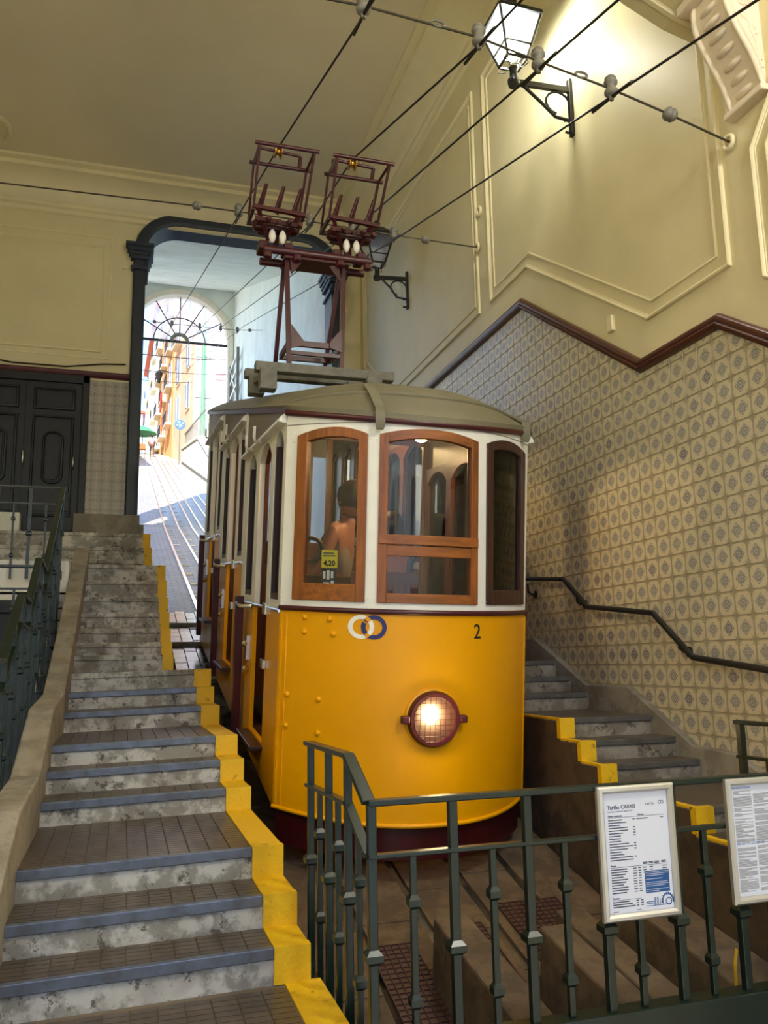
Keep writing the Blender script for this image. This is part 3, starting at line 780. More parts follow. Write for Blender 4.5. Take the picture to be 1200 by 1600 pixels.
def fpatch(mb, t0, t1, zlo, zhi, o0, o1, nz=1, n=None):   # curved solid slab on the front
    zl, zh = cv(zlo), cv(zhi); T = tspan(t0, t1, n); o = len(mb.v); K = nz+1
    for t in T:
        a, b = zl(t), zh(t)
        for k in range(K):
            z = a+(b-a)*k/nz
            mb.v.append(tuple(FS(t, z, o1)))
        for k in range(K):
            z = a+(b-a)*k/nz
            mb.v.append(tuple(FS(t, z, o0)))
    S_ = 2*K
    for i in range(len(T)-1):
        A, B = o+i*S_, o+(i+1)*S_
        for k in range(nz):
            mb.f.append((A+k, B+k, B+k+1, A+k+1)); mb.f.append((A+K+k, A+K+k+1, B+K+k+1, B+K+k))
        mb.f.append((A, A+K, B+K, B)); mb.f.append((A+nz, B+nz, B+K+nz, A+K+nz))
    for A in (o, o+(len(T)-1)*S_):
        mb.f.append(tuple(A+k for k in range(K))+tuple(A+K+k for k in range(K))[::-1])
    return mb
# yellow front
def zbot(t): return -1.18-.02*(1-t*t)
fp = fpatch(MB(), -1, 1, zbot, -.015, -.03, 0, 8, 40); fp.obj('front_panel', M['yellow'], tram, 50)
mb = MB().tube([FS(t, zbot(t)+.012, .002) for t in tspan(-1, 1, 40)], .013, 8); mb.obj('panel_bead', M['yellow'], tram, 60)
for t in (-.985, .985, -.955): MB().tube([FS(t, z, .0) for z in (-1.17,-.6,-.03)], .009 if abs(t) > .96 else .006, 6).obj('corner_bead', M['yellow'], tram, 60)
fpatch(MB(), -.995, .995, lambda t: -1.38-.0*(1-t*t), lambda t: zbot(t)+.005, -.10, -.025, 1, 30).obj('skirt', M['maroon_dark'], tram, 40)
mb = MB().tube([FS(t, .0, .004) for t in tspan(-1, 1, 40)], .016, 8); mb.obj('belt_moulding', M['maroon'], tram, 60)
# rivet heads
for px_, pz_ in ((-.69,-.05),(-.565,-.055),(-.69,-.135),(-.545,-.14),(-.765,-.51),(-.61,-.52),(-.765,-.69),(-.61,-.71)):
    t = px_/W2; p = FS(t, pz_); n = (FS(t, pz_, .1)-p).normalized()
    MB().lathe([(.019,-.004),(.017,.006),(.010,.012),(.002,.014)], p, n, 10).obj('rivet', M['yellow'], tram, 60)
# interlaced rings and number
def ring(cx, cz, ro, ri, off, a0=0, a1=360, n=48):
    mb = MB(); o = 0; K = int(n*(a1-a0)/360)
    for k in range(K+1):
        a = math.radians(a0+(a1-a0)*k/K)
        for r_ in (ri, ro):
            for of in (.001, off): mb.v.append(tuple(FS((cx+r_*math.cos(a))/W2, cz+r_*math.sin(a), of)))
    for k in range(K):
        b = 4*k
        mb.f += [(b+1,b+3,b+7,b+5),(b,b+4,b+6,b+2),(b,b+1,b+5,b+4),(b+2,b+6,b+7,b+3)]
    mb.f += [(0,2,3,1),(4*K,4*K+1,4*K+3,4*K+2)]
    return mb
LX, LZ = -.368, -.090
em = ring(LX-.034, LZ, .069, .045, .0030).obj('emblem_ring', M['white_mark'], tram)
ring(LX+.034, LZ, .069, .045, .0045, 155, 505).obj('emblem_ring', M['navy'], tram)
ring(LX-.034, LZ, .069, .045, .006, -44, 22).obj('emblem_ring', M['white_mark'], tram)
ring(LX-.034, LZ, .068, .046, .0075, 38, 66).obj('emblem_gap', M['yellow'], tram)
ring(LX-.034, LZ, .068, .046, .0075, -66, -44).obj('emblem_gap', M['yellow'], tram)
tx = text_mb('2', .122, .001, 'CENTER', .0006); mapv(tx, lambda x,y,z: FS((.303+x*.9)/W2, -.147+y, .002+z)); tx.obj('number', M['black_mark'], tram)
# headlight
hl = bpy.data.objects.new('headlight', None); COL.objects.link(hl); hl.parent = tram
hc = FS(.01, -.60); hn = Vector((0,-1,0))
hl.location = hc
Z3 = Vector((0,0,0))
MB().lathe([(.128,-.03),(.158,-.02),(.160,.02),(.148,.045),(.128,.045),(.126,.01)], Z3, hn, 40).obj('rim', M['maroon'], hl, 40)
MB().lathe([(.170,-.02),(.170,.004),(.158,.010)], Z3, hn, 40).obj('collar', M['yellow'], hl, 40)
rf = MB().lathe([(.02,-.09),(.07,-.07),(.11,-.03),(.127,.012)], Z3, hn, 32); rf.f = rf.f[:-1]
rf.obj('reflector', M['chrome'], hl, 60)
for s_ in (-1, 1): MB().box(s_*.175-.025, s_*.175+.025, -.045, -.005, -.022, .022).obj('ear', M['maroon'], hl, bevel=.008)
MB().lathe([(.004,-.02),(.034,-.01),(.045,.006),(.034,.022),(.004,.03)], (-.03,-.01,.03), hn, 14).obj('bulb', M['bulb_warm'], hl, 60)
MB().lathe([(.126,.012),(.125,.018),(.06,.03),(.002,.034)], Z3, hn, 32).obj('lens', hazy('lens_glass', .45, (1,.93,.74)), hl, 60)
mb = MB()
for k in range(-4, 5):
    q = k*.031; e = math.sqrt(max(0, .135**2-q*q))
    mb.tube([(q,-.046,-e),(q,-.046,e)], .0018, 5); mb.tube([(-e,-.044,q),(e,-.044,q)], .0018, 5)
mb.obj('guard_grid', M['maroon_dark'], hl)
ld = bpy.data.lights.new('headlight_lamp', 'POINT'); ld.energy = 2.0; ld.color = (1,.80,.45); ld.shadow_soft_size = .05
lo_ = bpy.data.objects.new('headlight_lamp', ld); COL.objects.link(lo_); lo_.parent = hl; lo_.location = (0,-.10,.02)
# ---- front window band
WN = [(-.925,-.475,-1),(-.395,.365,0),(.452,.925,1)]
ZW0 = .052
def ztop(w):
    t0, t1, _ = w; c, h = (t0+t1)/2, (t1-t0)/2
    hi, rise = (1.085, .045) if _ == 0 else (1.085, .045)
    return lambda t: hi-rise*((t-c)/h)**2
def zroof(t): return 1.212+.18*(FS(t, 1.2).y)
wp = MB()
fpatch(wp, -1, 1, .012, ZW0, -.05, .0)
edges = [-1, WN[0][0], WN[0][1], WN[1][0], WN[1][1], WN[2][0], WN[2][1], 1]
for a, b in ((edges[0],edges[1]),(edges[2],edges[3]),(edges[4],edges[5]),(edges[6],edges[7])):
    fpatch(wp, a, b, ZW0-.002, lambda t: zroof(t)+.0, -.05, .0, 1, 3)
for w_ in WN: fpatch(wp, w_[0], w_[1], ztop(w_), lambda t: zroof(t), -.05, .0, 1, 14)
wp.obj('front_window_wall', M['white_paint'], tram, 40)
mb = MB()
for t in tspan(-1, 1, 1): pass
fpatch(mb, -1, 1, lambda t: 1.108, lambda t: 1.113, -.01, .0025, 1, 30)
mb.obj('fascia_joint', M['letterboard'], tram)
for w_ in WN:
    t0, t1, side = w_; wd = .07 if side == 0 else .075; dt = .05/W2
    wm = 'wood_dark' if side == 1 else 'wood_win'; zt = ztop(w_)
    fr_ = bpy.data.objects.new('front_window', None); COL.objects.link(fr_); fr_.parent = tram
    for ta, tb in ((t0, t0+dt), (t1-dt, t1)): fpatch(MB(), ta, tb, ZW0, zt, -.035, .014).obj('stile', M[wm], fr_, 30, .003)
    mb = MB(); fpatch(mb, t0+dt, t1-dt, lambda t: zt(t)-.058, zt, -.035, .012, 1, 12)
    if side == 0:
        mb.obj('head_rail', M['wood_winh'], fr_, 30, .003)
        mb = MB(); fpatch(mb, t0+dt, t1-dt, ZW0, ZW0+.055, -.035, .012); mb.obj('sill_rail', M['wood_winh'], fr_, 30, .003)
        mb = MB(); fpatch(mb, t0+dt, t1-dt, .325, .385, -.035, .012); mb.obj('lower_rail', M['wood_winh'], fr_, 30, .003)
        mb = MB(); fpatch(mb, t0+.005, t1-.005, .392, .448, -.035, .022); mb.obj('upper_rail', M['wood_winh'], fr_, 30, .003)
        mb = MB(); fpatch(mb, t0+dt-.01, t1-dt+.01, ZW0+.05, lambda t: zt(t)-.05, -.012, -.008); mb.obj('pane', M['glass'], fr_)
    else:
        mb.obj('head_rail', M[wm], fr_, 30, .003)
        mb = MB(); fpatch(mb, t0+dt, t1-dt, ZW0, ZW0+(.10 if side == -1 else .09), -.035, .012); mb.obj('sill_rail', M[wm if side == 1 else 'wood_winh'], fr_, 30, .003)
        mb = MB(); fpatch(mb, t0+dt-.01, t1-dt+.01, ZW0+.09, lambda t: zt(t)-.05, -.012, -.008); mb.obj('pane', M['glass'], fr_)
# corner joint plates
mb = MB()
for tc in (-.437, .437, -.972):
    for z in (1.03, .04):
        for dx in (-.018, .018):
            for dz in (-.02, .03):
                p = FS(tc+dx, z+dz); mb.lathe([(.005,-.002),(.004,.003),(.001,.004)], p, (0,-1,0), 6)
mb.obj('screw_heads', M['white_paint'], tram)
# ---- roof
def roof_z(x, y):
    t = x/(W2+.02); yf = FS(max(-1, min(1, t)), 1.2, .02).y
    e = max(0, y-yf); s_ = min(1, e/.55); s_ = 1-(1-s_)**2.2
    crown = .205*(1-min(1, abs(t))**3.0)
    return 1.225+.18*y+crown*s_+.012
mb = MB(); NX = 28; NY = 26; yb_ = LEN+.12
top = []
for i in range(NX+1):
    t = -1+2*i/NX; x = (W2+.022)*t; yf = FS(t, 1.2, .03).y
    if abs(t) == 1: yf = -.0
    row = []
    for j in range(NY+1):
        s_ = (j/NY); yy = yf+(yb_-yf)*s_**1.7
        row.append((x, yy, roof_z(x, yy)))
    top.append(row)
o = 0
for r_ in top: mb.v += r_
K = NY+1
for i in range(NX):
    for j in range(NY): mb.f.append((i*K+j, (i+1)*K+j, (i+1)*K+j+1, i*K+j+1))
nb = len(mb.v)
for i, r_ in enumerate(top):
    for q in r_: mb.v.append((q[0]*.985, q[1], q[2]-.035))
for i in range(NX):
    for j in range(NY): mb.f.append((nb+i*K+j, nb+i*K+j+1, nb+(i+1)*K+j+1, nb+(i+1)*K+j))
for i in range(NX):
    mb.f.append((i*K, nb+i*K, nb+(i+1)*K, (i+1)*K)); mb.f.append((i*K+NY, (i+1)*K+NY, nb+(i+1)*K+NY, nb+i*K+NY))
for j in range(NY):
    mb.f.append((j, j+1, nb+j+1, nb+j)); a = NX*K; mb.f.append((a+j, nb+a+j, nb+a+j+1, a+j+1))
roof = mb.obj('roof', M['roof_grey'], tram, 50)
mb = MB().tube([FS(t, zroof(t)-.022, .010) for t in tspan(-1, 1, 40)], .020, 8); mb.obj('roof_edge_bead', M['maroon'], roof, 60)
for s_ in (-1, 1):
    MB().hexa([(s_*.80,0,1.19),(s_*.835,0,1.19),(s_*.835,yb_,1.19+.18*yb_),(s_*.80,yb_,1.19+.18*yb_),(s_*.80,0,1.225),(s_*.84,0,1.225),(s_*.84,yb_,1.225+.18*yb_),(s_*.80,yb_,1.225+.18*yb_)]).obj('gutter', M['maroon'] if s_ < 0 else M['maroon'], roof)
for t in (-.40, .88):
    pts = []
    for k in range(7):
        yy = FS(t, 1.2, .035).y+k*.05; x = (W2+.02)*t; pts.append((x, yy, roof_z(x, yy)+.012))
    pts = [(pts[0][0], pts[0][1]-.012, pts[0][2]-.10)]+pts
    mb = MB().sweep([(p, (1,0,0), (0,-.4,1)) for p in pts], [(-.022,-.02),(.022,-.02),(.03,.012),(-.03,.012)], None); mb.obj('roof_strap', M['roof_grey'], roof, 50)
mb = MB(); pts = []
for k in range(25):
    t = -.93+1.86*k/24; x = (W2+.02)*t; yy = FS(t, 1.2).y+.17; pts.append((x, yy, roof_z(x, yy)+.004))
mb.tube(pts, .012, 6).obj('roof_rib', M['roof_grey'], roof, 60)
# ---- sides: three compartments, each a step higher
CL = 1.85; ST = .33
def side_poly(mb, sx, y0, y1, z0f, z1f, th=.04, x=None):
    xo = sx*W2; xi = sx*(W2-th)
    z0f, z1f = cv(z0f), cv(z1f); n = max(1, int((y1-y0)/.06))
    for k in range(n):
        a, b = y0+(y1-y0)*k/n, y0+(y1-y0)*(k+1)/n
        mb.hexa([(xi,a,z0f(a)),(xo,a,z0f(a)),(xo,b,z0f(b)),(xi,b,z0f(b)),(xi,a,z1f(a)),(xo,a,z1f(a)),(xo,b,z1f(b)),(xi,b,z1f(b))])
    return mb
def zb_line(y): return -1.177+.10*y
def arch_top(c, h, hi, rise): return lambda y: hi-rise*abs((y-c)/h)**2.4
for sx in (-1, 1):
    for i in range(3):
        Y0 = CL*i; hz = 1.17+ST*i; bz = -.02+.31*i
        door = sx < 0
        ops = [(.09,.43,'w'),(.56,1.08,'d'),(1.24,1.66,'w')] if door else [(.06,.62,'w'),(.70,1.22,'w'),(1.30,1.78,'w')]
        wm = MB(); prev = 0
        for a, b, k in ops:
            side_poly(wm, sx, Y0+prev, Y0+a, bz, hz-.02); prev = b
            side_poly(wm, sx, Y0+a, Y0+b, arch_top(Y0+(a+b)/2, (b-a)/2, hz-.05, .11), hz-.02)
            if k == 'w': side_poly(wm, sx, Y0+a, Y0+b, bz, bz+.06)
        side_poly(wm, sx, Y0+prev, Y0+CL, bz, hz-.02)
        sd_ = wm.obj('side_window_wall', M['white_paint'], tram, 30)
        # inner wood lining
        wm2 = MB(); prev = 0
        for a, b, k in ops:
            aa, bb = a+.015, b-.015
            for (p0, p1, f0, f1) in ((prev, aa, bz, hz-.02), (aa, bb, arch_top(Y0+(a+b)/2, (b-a)/2, hz-.065, .11), hz-.02)):
                q = MB(); side_poly(q, sx, Y0+p0, Y0+p1, f0, f1, .03); wm2.add([(v[0]-sx*.042, v[1], v[2]) for v in q.v], q.f)
            prev = bb
        q = MB(); side_poly(q, sx, Y0+prev, Y0+CL, bz, hz-.02, .03); wm2.add([(v[0]-sx*.042, v[1], v[2]) for v in q.v], q.f)
        wm2.obj('side_lining', M['wood_in'], tram, 30)
        for a, b, k in ops:
            if k == 'w':
                q = MB(); side_poly(q, sx, Y0+a-.01, Y0+b+.01, bz+.05, arch_top(Y0+(a+b)/2, (b-a)/2, hz-.04, .11), .004)
                pn = MB().add([(v[0]-sx*.03, v[1], v[2]) for v in q.v], q.f).obj('side_pane', M['glass'], tram)
                q = MB(); s2 = []
                for yy in (a+.012, b-.012): q.box(sx*(W2-.036), sx*(W2-.008), Y0+yy-.014, Y0+yy+.014, bz+.05, hz-.13)
                q.box(sx*(W2-.036), sx*(W2-.008), Y0+a, Y0+b, bz+.05, bz+.10)
                q.obj('window_sash', M['wood_dark'], tram)
        # letterboard above the hood up to the roof
        lb = MB(); side_poly(lb, sx, Y0, Y0+CL, hz-.02, lambda y: 1.20+.18*y, .035); lb.obj('letterboard', M['letterboard'], tram)
        side_poly(MB(), sx, Y0, Y0, 0, 0)
        hd = MB().hexa([(sx*W2,Y0+.01,hz-.045),(sx*(W2+.055),Y0+.01,hz-.035),(sx*(W2+.055),Y0+CL-.04,hz-.035),(sx*W2,Y0+CL-.04,hz-.045),(sx*W2,Y0+.01,hz+.03),(sx*(W2+.045),Y0+.01,hz-.005),(sx*(W2+.045),Y0+CL-.04,hz-.005),(sx*W2,Y0+CL-.04,hz+.03)])
        hood = hd.obj('hood', M['white_paint'], tram, bevel=.006)
        if door:
            for yy in (.75, 1.15):
                hk = MB().tube([(-(W2+.05),Y0+yy+.03,hz-.05),(-(W2+.09),Y0+yy,hz-.05),(-(W2+.10),Y0+yy-.02,hz-.03),(-(W2+.10),Y0+yy-.02,hz+.05)], .012, 6)
                hk.obj('hook', M['white_paint'], hood, 60)
            MB().box(-W2-.014,-W2+.01,Y0+CL-.03,Y0+CL+.005,hz-.02,1.19+.18*(Y0+CL)).obj('cover_strip', M['white_paint'], tram)
        # lower yellow panels
        lp = MB(); segs = [(0,.50),(1.10,CL)] if door else [(0,CL)]
        for a, b in segs: side_poly(lp, sx, Y0+a, Y0+b, zb_line, bz-.0, .03)
        if door: side_poly(lp, sx, Y0+.50, Y0+1.10, zb_line, lambda y: -.90+ST*i*.92, .03)
        lp.obj('side_panel', M['yellow'], tram)
        MB().tube([(sx*(W2+.004),Y0,bz),(sx*(W2+.004),Y0+CL,bz)], .012, 6).obj('belt_strip', M['chrome'] if door else M['maroon'], tram, 60)
        if door:
            # open folded gate post, handles and step board
            MB().hexa([(-.89,Y0+1.44,-1.06+ST*i*.8),(-.835,Y0+1.44,-1.06+ST*i*.8),(-.835,Y0+1.54,-1.06+ST*i*.8),(-.89,Y0+1.54,-1.06+ST*i*.8),(-.91,Y0+1.36,bz+.05),(-.85,Y0+1.36,bz+.05),(-.85,Y0+1.46,bz+.05),(-.91,Y0+1.46,bz+.05)]).obj('gate_post', M['maroon'], tram, bevel=.006)
            MB().box(-.90,-.80,Y0+.46,Y0+1.14,-.945+ST*i*.92,-.915+ST*i*.92).obj('step_board', M['wood_dark'], tram, bevel=.006)
            MB().tube([(-.82,Y0+1.17,bz-.02),(-.90,Y0+1.20,bz-.02),(-.90,Y0+1.40,bz-.0),(-.85,Y0+1.42,bz)], .016, 6).obj('grab_handle', M['chrome'], tram, 60)
            MB().box(-.835,-.812,Y0+.46,Y0+.58,bz-.05,bz+.03).obj('latch_plate', M['chrome'], tram, bevel=.006)
            MB().box(-.84,-.812,Y0+.44,Y0+.56,bz-.40,bz-.34).obj('latch_plate', M['chrome'], tram, bevel=.006)
            h3 = MB(); h3.box(-.832,-.812,Y0+1.28,Y0+1.36,bz-.42,bz-.24)
            h3.lathe([(.008,0),(.022,.01),(.028,.03),(.018,.045),(.002,.05)], (-.815,Y0+1.30,bz-.30), (-1,0,0), 10)
            h3.lathe([(.008,0),(.022,.01),(.028,.03),(.018,.045),(.002,.05)], (-.815,Y0+1.24,bz-.48), (-1,0,0), 10)
            h3.obj('door_lock', M['chrome'], tram, 40)
# floors, seats, partitions, rear wall
for i in range(3):
    Y0 = CL*i; fz = -.90+ST*i*.92
    MB().box(-.78,.78,Y0+.0,Y0+CL,fz-.04,fz).obj('cabin_floor', M['wood_dark'], tram)
    if i:
        s_ = MB(); s_.box(-.55,.77,Y0+.10,Y0+.48,fz+.36,fz+.42); s_.box(-.55,.77,Y0+.04,Y0+.10,fz,fz+.85); s_.obj('bench', M['wood_in'], tram, bevel=.01)
    else:
        s_ = MB(); s_.box(-.30,.77,1.45,1.80,fz+.36,fz+.42); s_.box(-.30,.77,1.78,1.84,fz,fz+.95); s_.obj('bench', M['wood_in'], tram, bevel=.01)
    s_ = MB(); yy = Y0+CL-.02
    s_.box(-.77,.77,yy,yy+.03,fz,fz+.90)
    for xx in (-.77,-.32,.28,.72): s_.box(xx,xx+.06,yy,yy+.03,fz+.9,1.40+ST*i)
    s_.box(-.77,.77,yy,yy+.03,1.36+ST*i,1.43+ST*i)
    s_.obj('partition', M['wood_in'], tram)
cl_ = MB()
for k in range(14):
    x0 = -.77+k*.11; xm = x0+.055
    for a, b in ((-.30,2.6),(2.6,LEN)):
        za = 1.17+.18*a+.16*(1-(xm/.8)**2); zz = 1.17+.18*b+.16*(1-(xm/.8)**2)
        a2 = max(a, FS(xm/W2, 1.2).y+.06) if a < 0 else a
        za = 1.165+.18*a2+.10*(1-(xm/.8)**2); zz = 1.165+.18*b+.10*(1-(xm/.8)**2)
        cl_.hexa([(x0,a2,za),(x0+.106,a2,za),(x0+.106,b,zz),(x0,b,zz),(x0,a2,za+.012),(x0+.106,a2,za+.012),(x0+.106,b,zz+.012),(x0,b,zz+.012)])
cl_.obj('cabin_ceiling', M['wood_ceil'], tram)
rw = MB(); rw.box(-.80,.80,LEN-.03,LEN,-.6,.62); rw.box(-.80,.80,LEN-.03,LEN,1.75,2.15)
for xx in (-.80,-.30,.22,.72): rw.box(xx,xx+.08,LEN-.03,LEN,.6,1.8)
rw.obj('rear_wall', M['white_paint'], tram)
ctl = MB(); ctl.box(-.72,-.36,.05,.35,-.90,.20); ctl.obj('control_desk', M['wood_dark'], tram, bevel=.01)
MB().tube([(-.60+.075*math.cos(k*2*PI/18), .18, .36+.075*math.sin(k*2*PI/18)) for k in range(18)], .014, 8, True).obj('brake_wheel', M['iron_black'], tram, 60)
und = MB(); und.hexa([(-.70,.1,-1.36),(.70,.1,-1.36),(.70,5.4,-.75),(-.70,5.4,-.75),(-.70,.1,-.98),(.70,.1,-.98),(.70,5.4,-.40),(-.70,5.4,-.40)]); und.obj('underframe', M['rubber'], tram)
wh = MB()
for y in (.9, 4.5):
    for xx in (-.36, .36): wh.lathe([(.20,-.04),(.20,.03),(.23,.03),(.23,.045),(.05,.05)], (xx,y,-1.20+.17*y), (1,0,0), 20)
wh.obj('wheel', M['steel'], tram, 30)
for yy, zz in ((.55,1.24),(2.5,1.60)):
    MB().lathe([(.05,.0),(.055,-.03),(.035,-.06),(.004,-.07)], (.25,yy,zz), (0,0,1), 12).obj('cabin_lamp', M['bulb_cabin'], tram, 60)
    ld = bpy.data.lights.new('cabin_lamp_light', 'POINT'); ld.energy = 14; ld.color = (1,.70,.34); ld.shadow_soft_size = .05
    l2 = bpy.data.objects.new('cabin_lamp_light', ld); COL.objects.link(l2); l2.parent = tram; l2.location = (.25, yy, zz-.12)
# price card in the left front window
pc = MB(); fpatch(pc, -.762, -.662, .245, .350, -.022, -.014, 1, 3); pco = pc.obj('price_card', M['card_yellow'], tram); pco['label'] = 'yellow fare card reading 4,20'
tx = text_mb('4,20', .043, .0006, 'CENTER', .0012); mapv(tx, lambda x,y,z: FS((-.580+x*.82)/W2, .258+y, -.012+z)); tx.obj('fare', M['black_mark'], pco)
mb = MB()
for k in range(2): fpatch(mb, -.752, -.675-.01*k, .312+k*.016, .319+k*.016, -.014, -.0125, 1, 2)
mb.obj('print_line', M['print'], pco)
pc = MB(); fpatch(pc, -.758, -.668, .115, .240, -.022, -.014, 1, 3); pc.obj('notice', M['shirt_dark'], tram)
mb = MB()
for a, b, c, d in ((-.75,-.735,.18,.225),(-.727,-.708,.175,.23),(-.70,-.685,.185,.225),(-.745,-.71,.145,.16),(-.70,-.68,.145,.17)): fpatch(mb, a, b, c, d, -.014, -.0125, 1, 1)
mb.obj('notice_print', M['white_mark'], tram)

# ---- roof bench, collector tower and the two collectors (measured in world space, stored under the tram)
def tw(mb, name, mat, parent=None, smooth=0, bevel=0): return mb.loc(TM).obj(name, M[mat] if isinstance(mat, str) else mat, parent or tram, smooth, bevel)
tower = bpy.data.objects.new('collector_tower', None); COL.objects.link(tower); tower.parent = tram
for y, z0 in ((6.20,3.86),(6.80,4.01)):
    tw(MB().bar((.90,y,z0),(2.02,y,z0-.0), .09, .075), 'roof_beam', 'wood_grey', bevel=.008)
    tw(MB().cbox((1.0,y,z0-.10), .13, .12, .17), 'beam_block', 'wood_grey', bevel=.008)
    tw(MB().cbox((1.85,y,z0-.08), .13, .12, .14), 'beam_block', 'wood_grey', bevel=.008)
tw(MB().bar((1.0,6.2,3.80),(1.0,6.8,3.95),.07,.05), 'roof_beam', 'wood_grey', bevel=.006)
ZT = 4.84
legs = {}
for n_, (xb, xt) in {'l':(1.175,1.165),'r':(1.60,1.64)}.items():
    tw(MB().bar((xb,6.24,3.90),(xt,6.30,ZT),.036,.036,(0,1,0)), 'leg', 'maroon', tower)
    tw(MB().bar((xb-.02,6.80,4.04),(xt,6.42,ZT),.034,.034,(0,1,0)), 'leg', 'maroon', tower)
    tw(MB().bar((xb,6.25,4.10),(xb+.02,6.74,4.16),.025,.05), 'side_brace', 'maroon', tower)
for dz, h in ((4.10,.045),(4.02,.03)): tw(MB().bar((1.175,6.25,dz),(1.61,6.25,dz),.03,h), 'cross_brace', 'maroon', tower)
tw(MB().bar((1.19,6.74,4.16),(1.62,6.74,4.16),.03,.04), 'cross_brace', 'maroon', tower)
for x, s_ in ((1.19,1),(1.60,-1)):
    tw(MB().py([(x,4.05),(x+s_*.10,4.08),(x+s_*.10,4.12),(x,4.25)],6.222,6.233), 'gusset', 'maroon', tower)
    tw(MB().py([(x,4.82),(x,4.68),(x+s_*.09,4.80)],6.26,6.272), 'gusset', 'maroon', tower)
for y in (6.24, 6.46): tw(MB().tube([(.97,y,4.87),(1.86,y,4.87)], .032, 10), 'top_beam', 'maroon', tower, 60)
tw(MB().box(1.14,1.68,6.24,6.46,4.82,4.85), 'top_plate', 'maroon', tower)
for x in (1.0,1.24,1.60,1.83): tw(MB().lathe([(.035,-.02),(.035,.02),(.02,.03)], (x,6.24,4.82), (0,0,-1), 8), 'bolt', 'maroon', tower, 40)
def collector(cx, label):
    c = bpy.data.objects.new('current_collector', None); COL.objects.link(c); c.parent = tram; c['label'] = label
    def put(mb, name, mat, sm=0, bv=0): return tw(mb, name, mat, c, sm, bv)
    b0 = Vector((cx, 6.35, 4.90))
    # feet and insulators
    for s_ in (-1, 1):
        put(MB().cbox((cx+s_*.10,6.35,4.93), .08,.16,.07), 'foot', 'maroon', bv=.01)
        put(MB().lathe([(.010,0),(.022,.02),(.029,.045),(.029,.07),(.022,.095),(.010,.115)], (cx+s_*.042,6.22,4.92), (0,0,1), 12), 'insulator', 'porcelain', 60)
    put(MB().cbox((cx,6.35,5.03), .06,.06,.16), 'pillar', 'maroon', bv=.008)
    put(MB().lathe([(.03,-.19),(.05,-.17),(.06,0),(.05,.17),(.03,.19)], (cx,6.30,5.10), (1,0,0), 12), 'drum', 'maroon_dark', 40)
    for q in range(5):
        put(MB().lathe([(.018,-.02),(.022,0),(.018,.02)], (cx-.17+q*.085, 6.14, 5.06+.02*(q % 2)), (0,1,0), 8), 'bolt', 'maroon', 40)
    # base frame and springs
    bl, br, bf, bk = cx-.205, cx+.205, 6.14, 6.46
    for q in range(4):
        put(MB().bar((cx-.19+.02*q,6.16+.09*q,5.08+.012*q),(cx+.19-.02*q,6.18+.09*q,5.07+.012*q),.028,.034), 'frame_bar', 'maroon_dark')
    for s_ in (-1, 1): put(MB().bar((cx+s_*.17,6.14,5.16),(cx+s_*.06,6.30,4.98),.03,.02), 'link', 'maroon')
    for p, q in (((bl,bf,5.17),(br,bf,5.15)),((bl,bk,5.20),(br,bk,5.18))): put(MB().bar(p,q,.03,.03), 'base_bar', 'maroon')
    for x in (bl, br): put(MB().bar((x,bf,5.16),(x,bk,5.19),.025,.03), 'base_bar', 'maroon')
    for q in range(3):
        x = cx-.14+q*.14
        put(MB().tube([(x-.03,6.20,5.17),(x+.03,6.12,5.36),(x+.035,6.12,5.37),(x,6.24,5.18)], .013, 6), 'horn', 'maroon', 60)
    # four uprights leaning forward
    hz_ = 5.53
    tops = {}
    for kx, x in ((0,bl),(1,br)):
        for ky, y in ((0,bf),(1,bk)):
            t_ = Vector((x+(.02 if kx else -.0), y-.30, hz_+(.03 if ky else 0)))
            tops[kx,ky] = t_; put(MB().bar((x,y,5.17+.02*ky), t_, .018,.024), 'upright', 'maroon', bv=.003)
    # head frame
    def ext(a, b, e=.035): d = (b-a).normalized(); return a-d*e, b+d*e
    for ky in (0, 1):
        a, b = ext(tops[0,ky], tops[1,ky]); put(MB().tube([a,b], .016, 8), 'head_bar', 'maroon', 60)
    for kx in (0, 1): put(MB().tube([tops[kx,0], tops[kx,1]], .012, 8), 'head_bar', 'maroon' if kx else 'steel', 60)
    a = tops[0,1]+Vector((.03,-.06,.10)); b = tops[1,1]+Vector((-.06,-.06,.08))
    put(MB().tube([a,b], .013, 8), 'axle', 'maroon', 60)
    for p, q in ((a, tops[0,1]+Vector((.03,0,0))), (b, tops[1,1]+Vector((-.06,0,0)))): put(MB().tube([q,p], .016, 8), 'axle_arm', 'maroon', 60)
    mid = a.lerp(b, .46)
    put(MB().lathe([(.055,-.03),(.058,-.022),(.03,-.006),(.03,.006),(.058,.022),(.055,.03)], mid, (b-a), 18), 'trolley_wheel', 'brass', 40)
    return mid
wheel1 = collector(1.075, 'maroon current collector on the tower end away from the tile wall')
wheel2 = collector(1.69, 'maroon current collector on the tower end towards the tile wall')

# ================================================================== OBJECTS
GR = M['iron_green']
# ---- front railing around the pit
RY = 2.72
fr = thing('pit_railing', 'dark green iron railing with collared balusters in front of the tram', 'railing', (.78, RY, .42))
TF = Matrix.Translation((.78, RY, .42))
def P_(mb, name, mat=GR, par=None, sm=0, bv=0): return mb.loc(TF).obj(name, mat, par or fr, sm, bv)
def collar(x, y, z, w): 
    mb = MB()
    for h0, h1, a, b in ((-.022,-.012,w*.55,w*1.0),(-.012,.008,w*1.0,w*1.0),(.008,.022,w*1.0,w*.55)):
        mb.hexa([(x-a,y-a,z+h0),(x+a,y-a,z+h0),(x+a,y+a,z+h0),(x-a,y+a,z+h0),(x-b,y-b,z+h1),(x+b,y-b,z+h1),(x+b,y+b,z+h1),(x-b,y+b,z+h1)])
    return mb
ZTOP, ZMID, ZBEAM = 1.155, .995, .43
xs_post = [.783,1.062,1.332,1.618,1.905,2.168,2.44,2.70]; xs_bal = [.92,1.20,1.467,1.745,2.03,2.30,2.57]
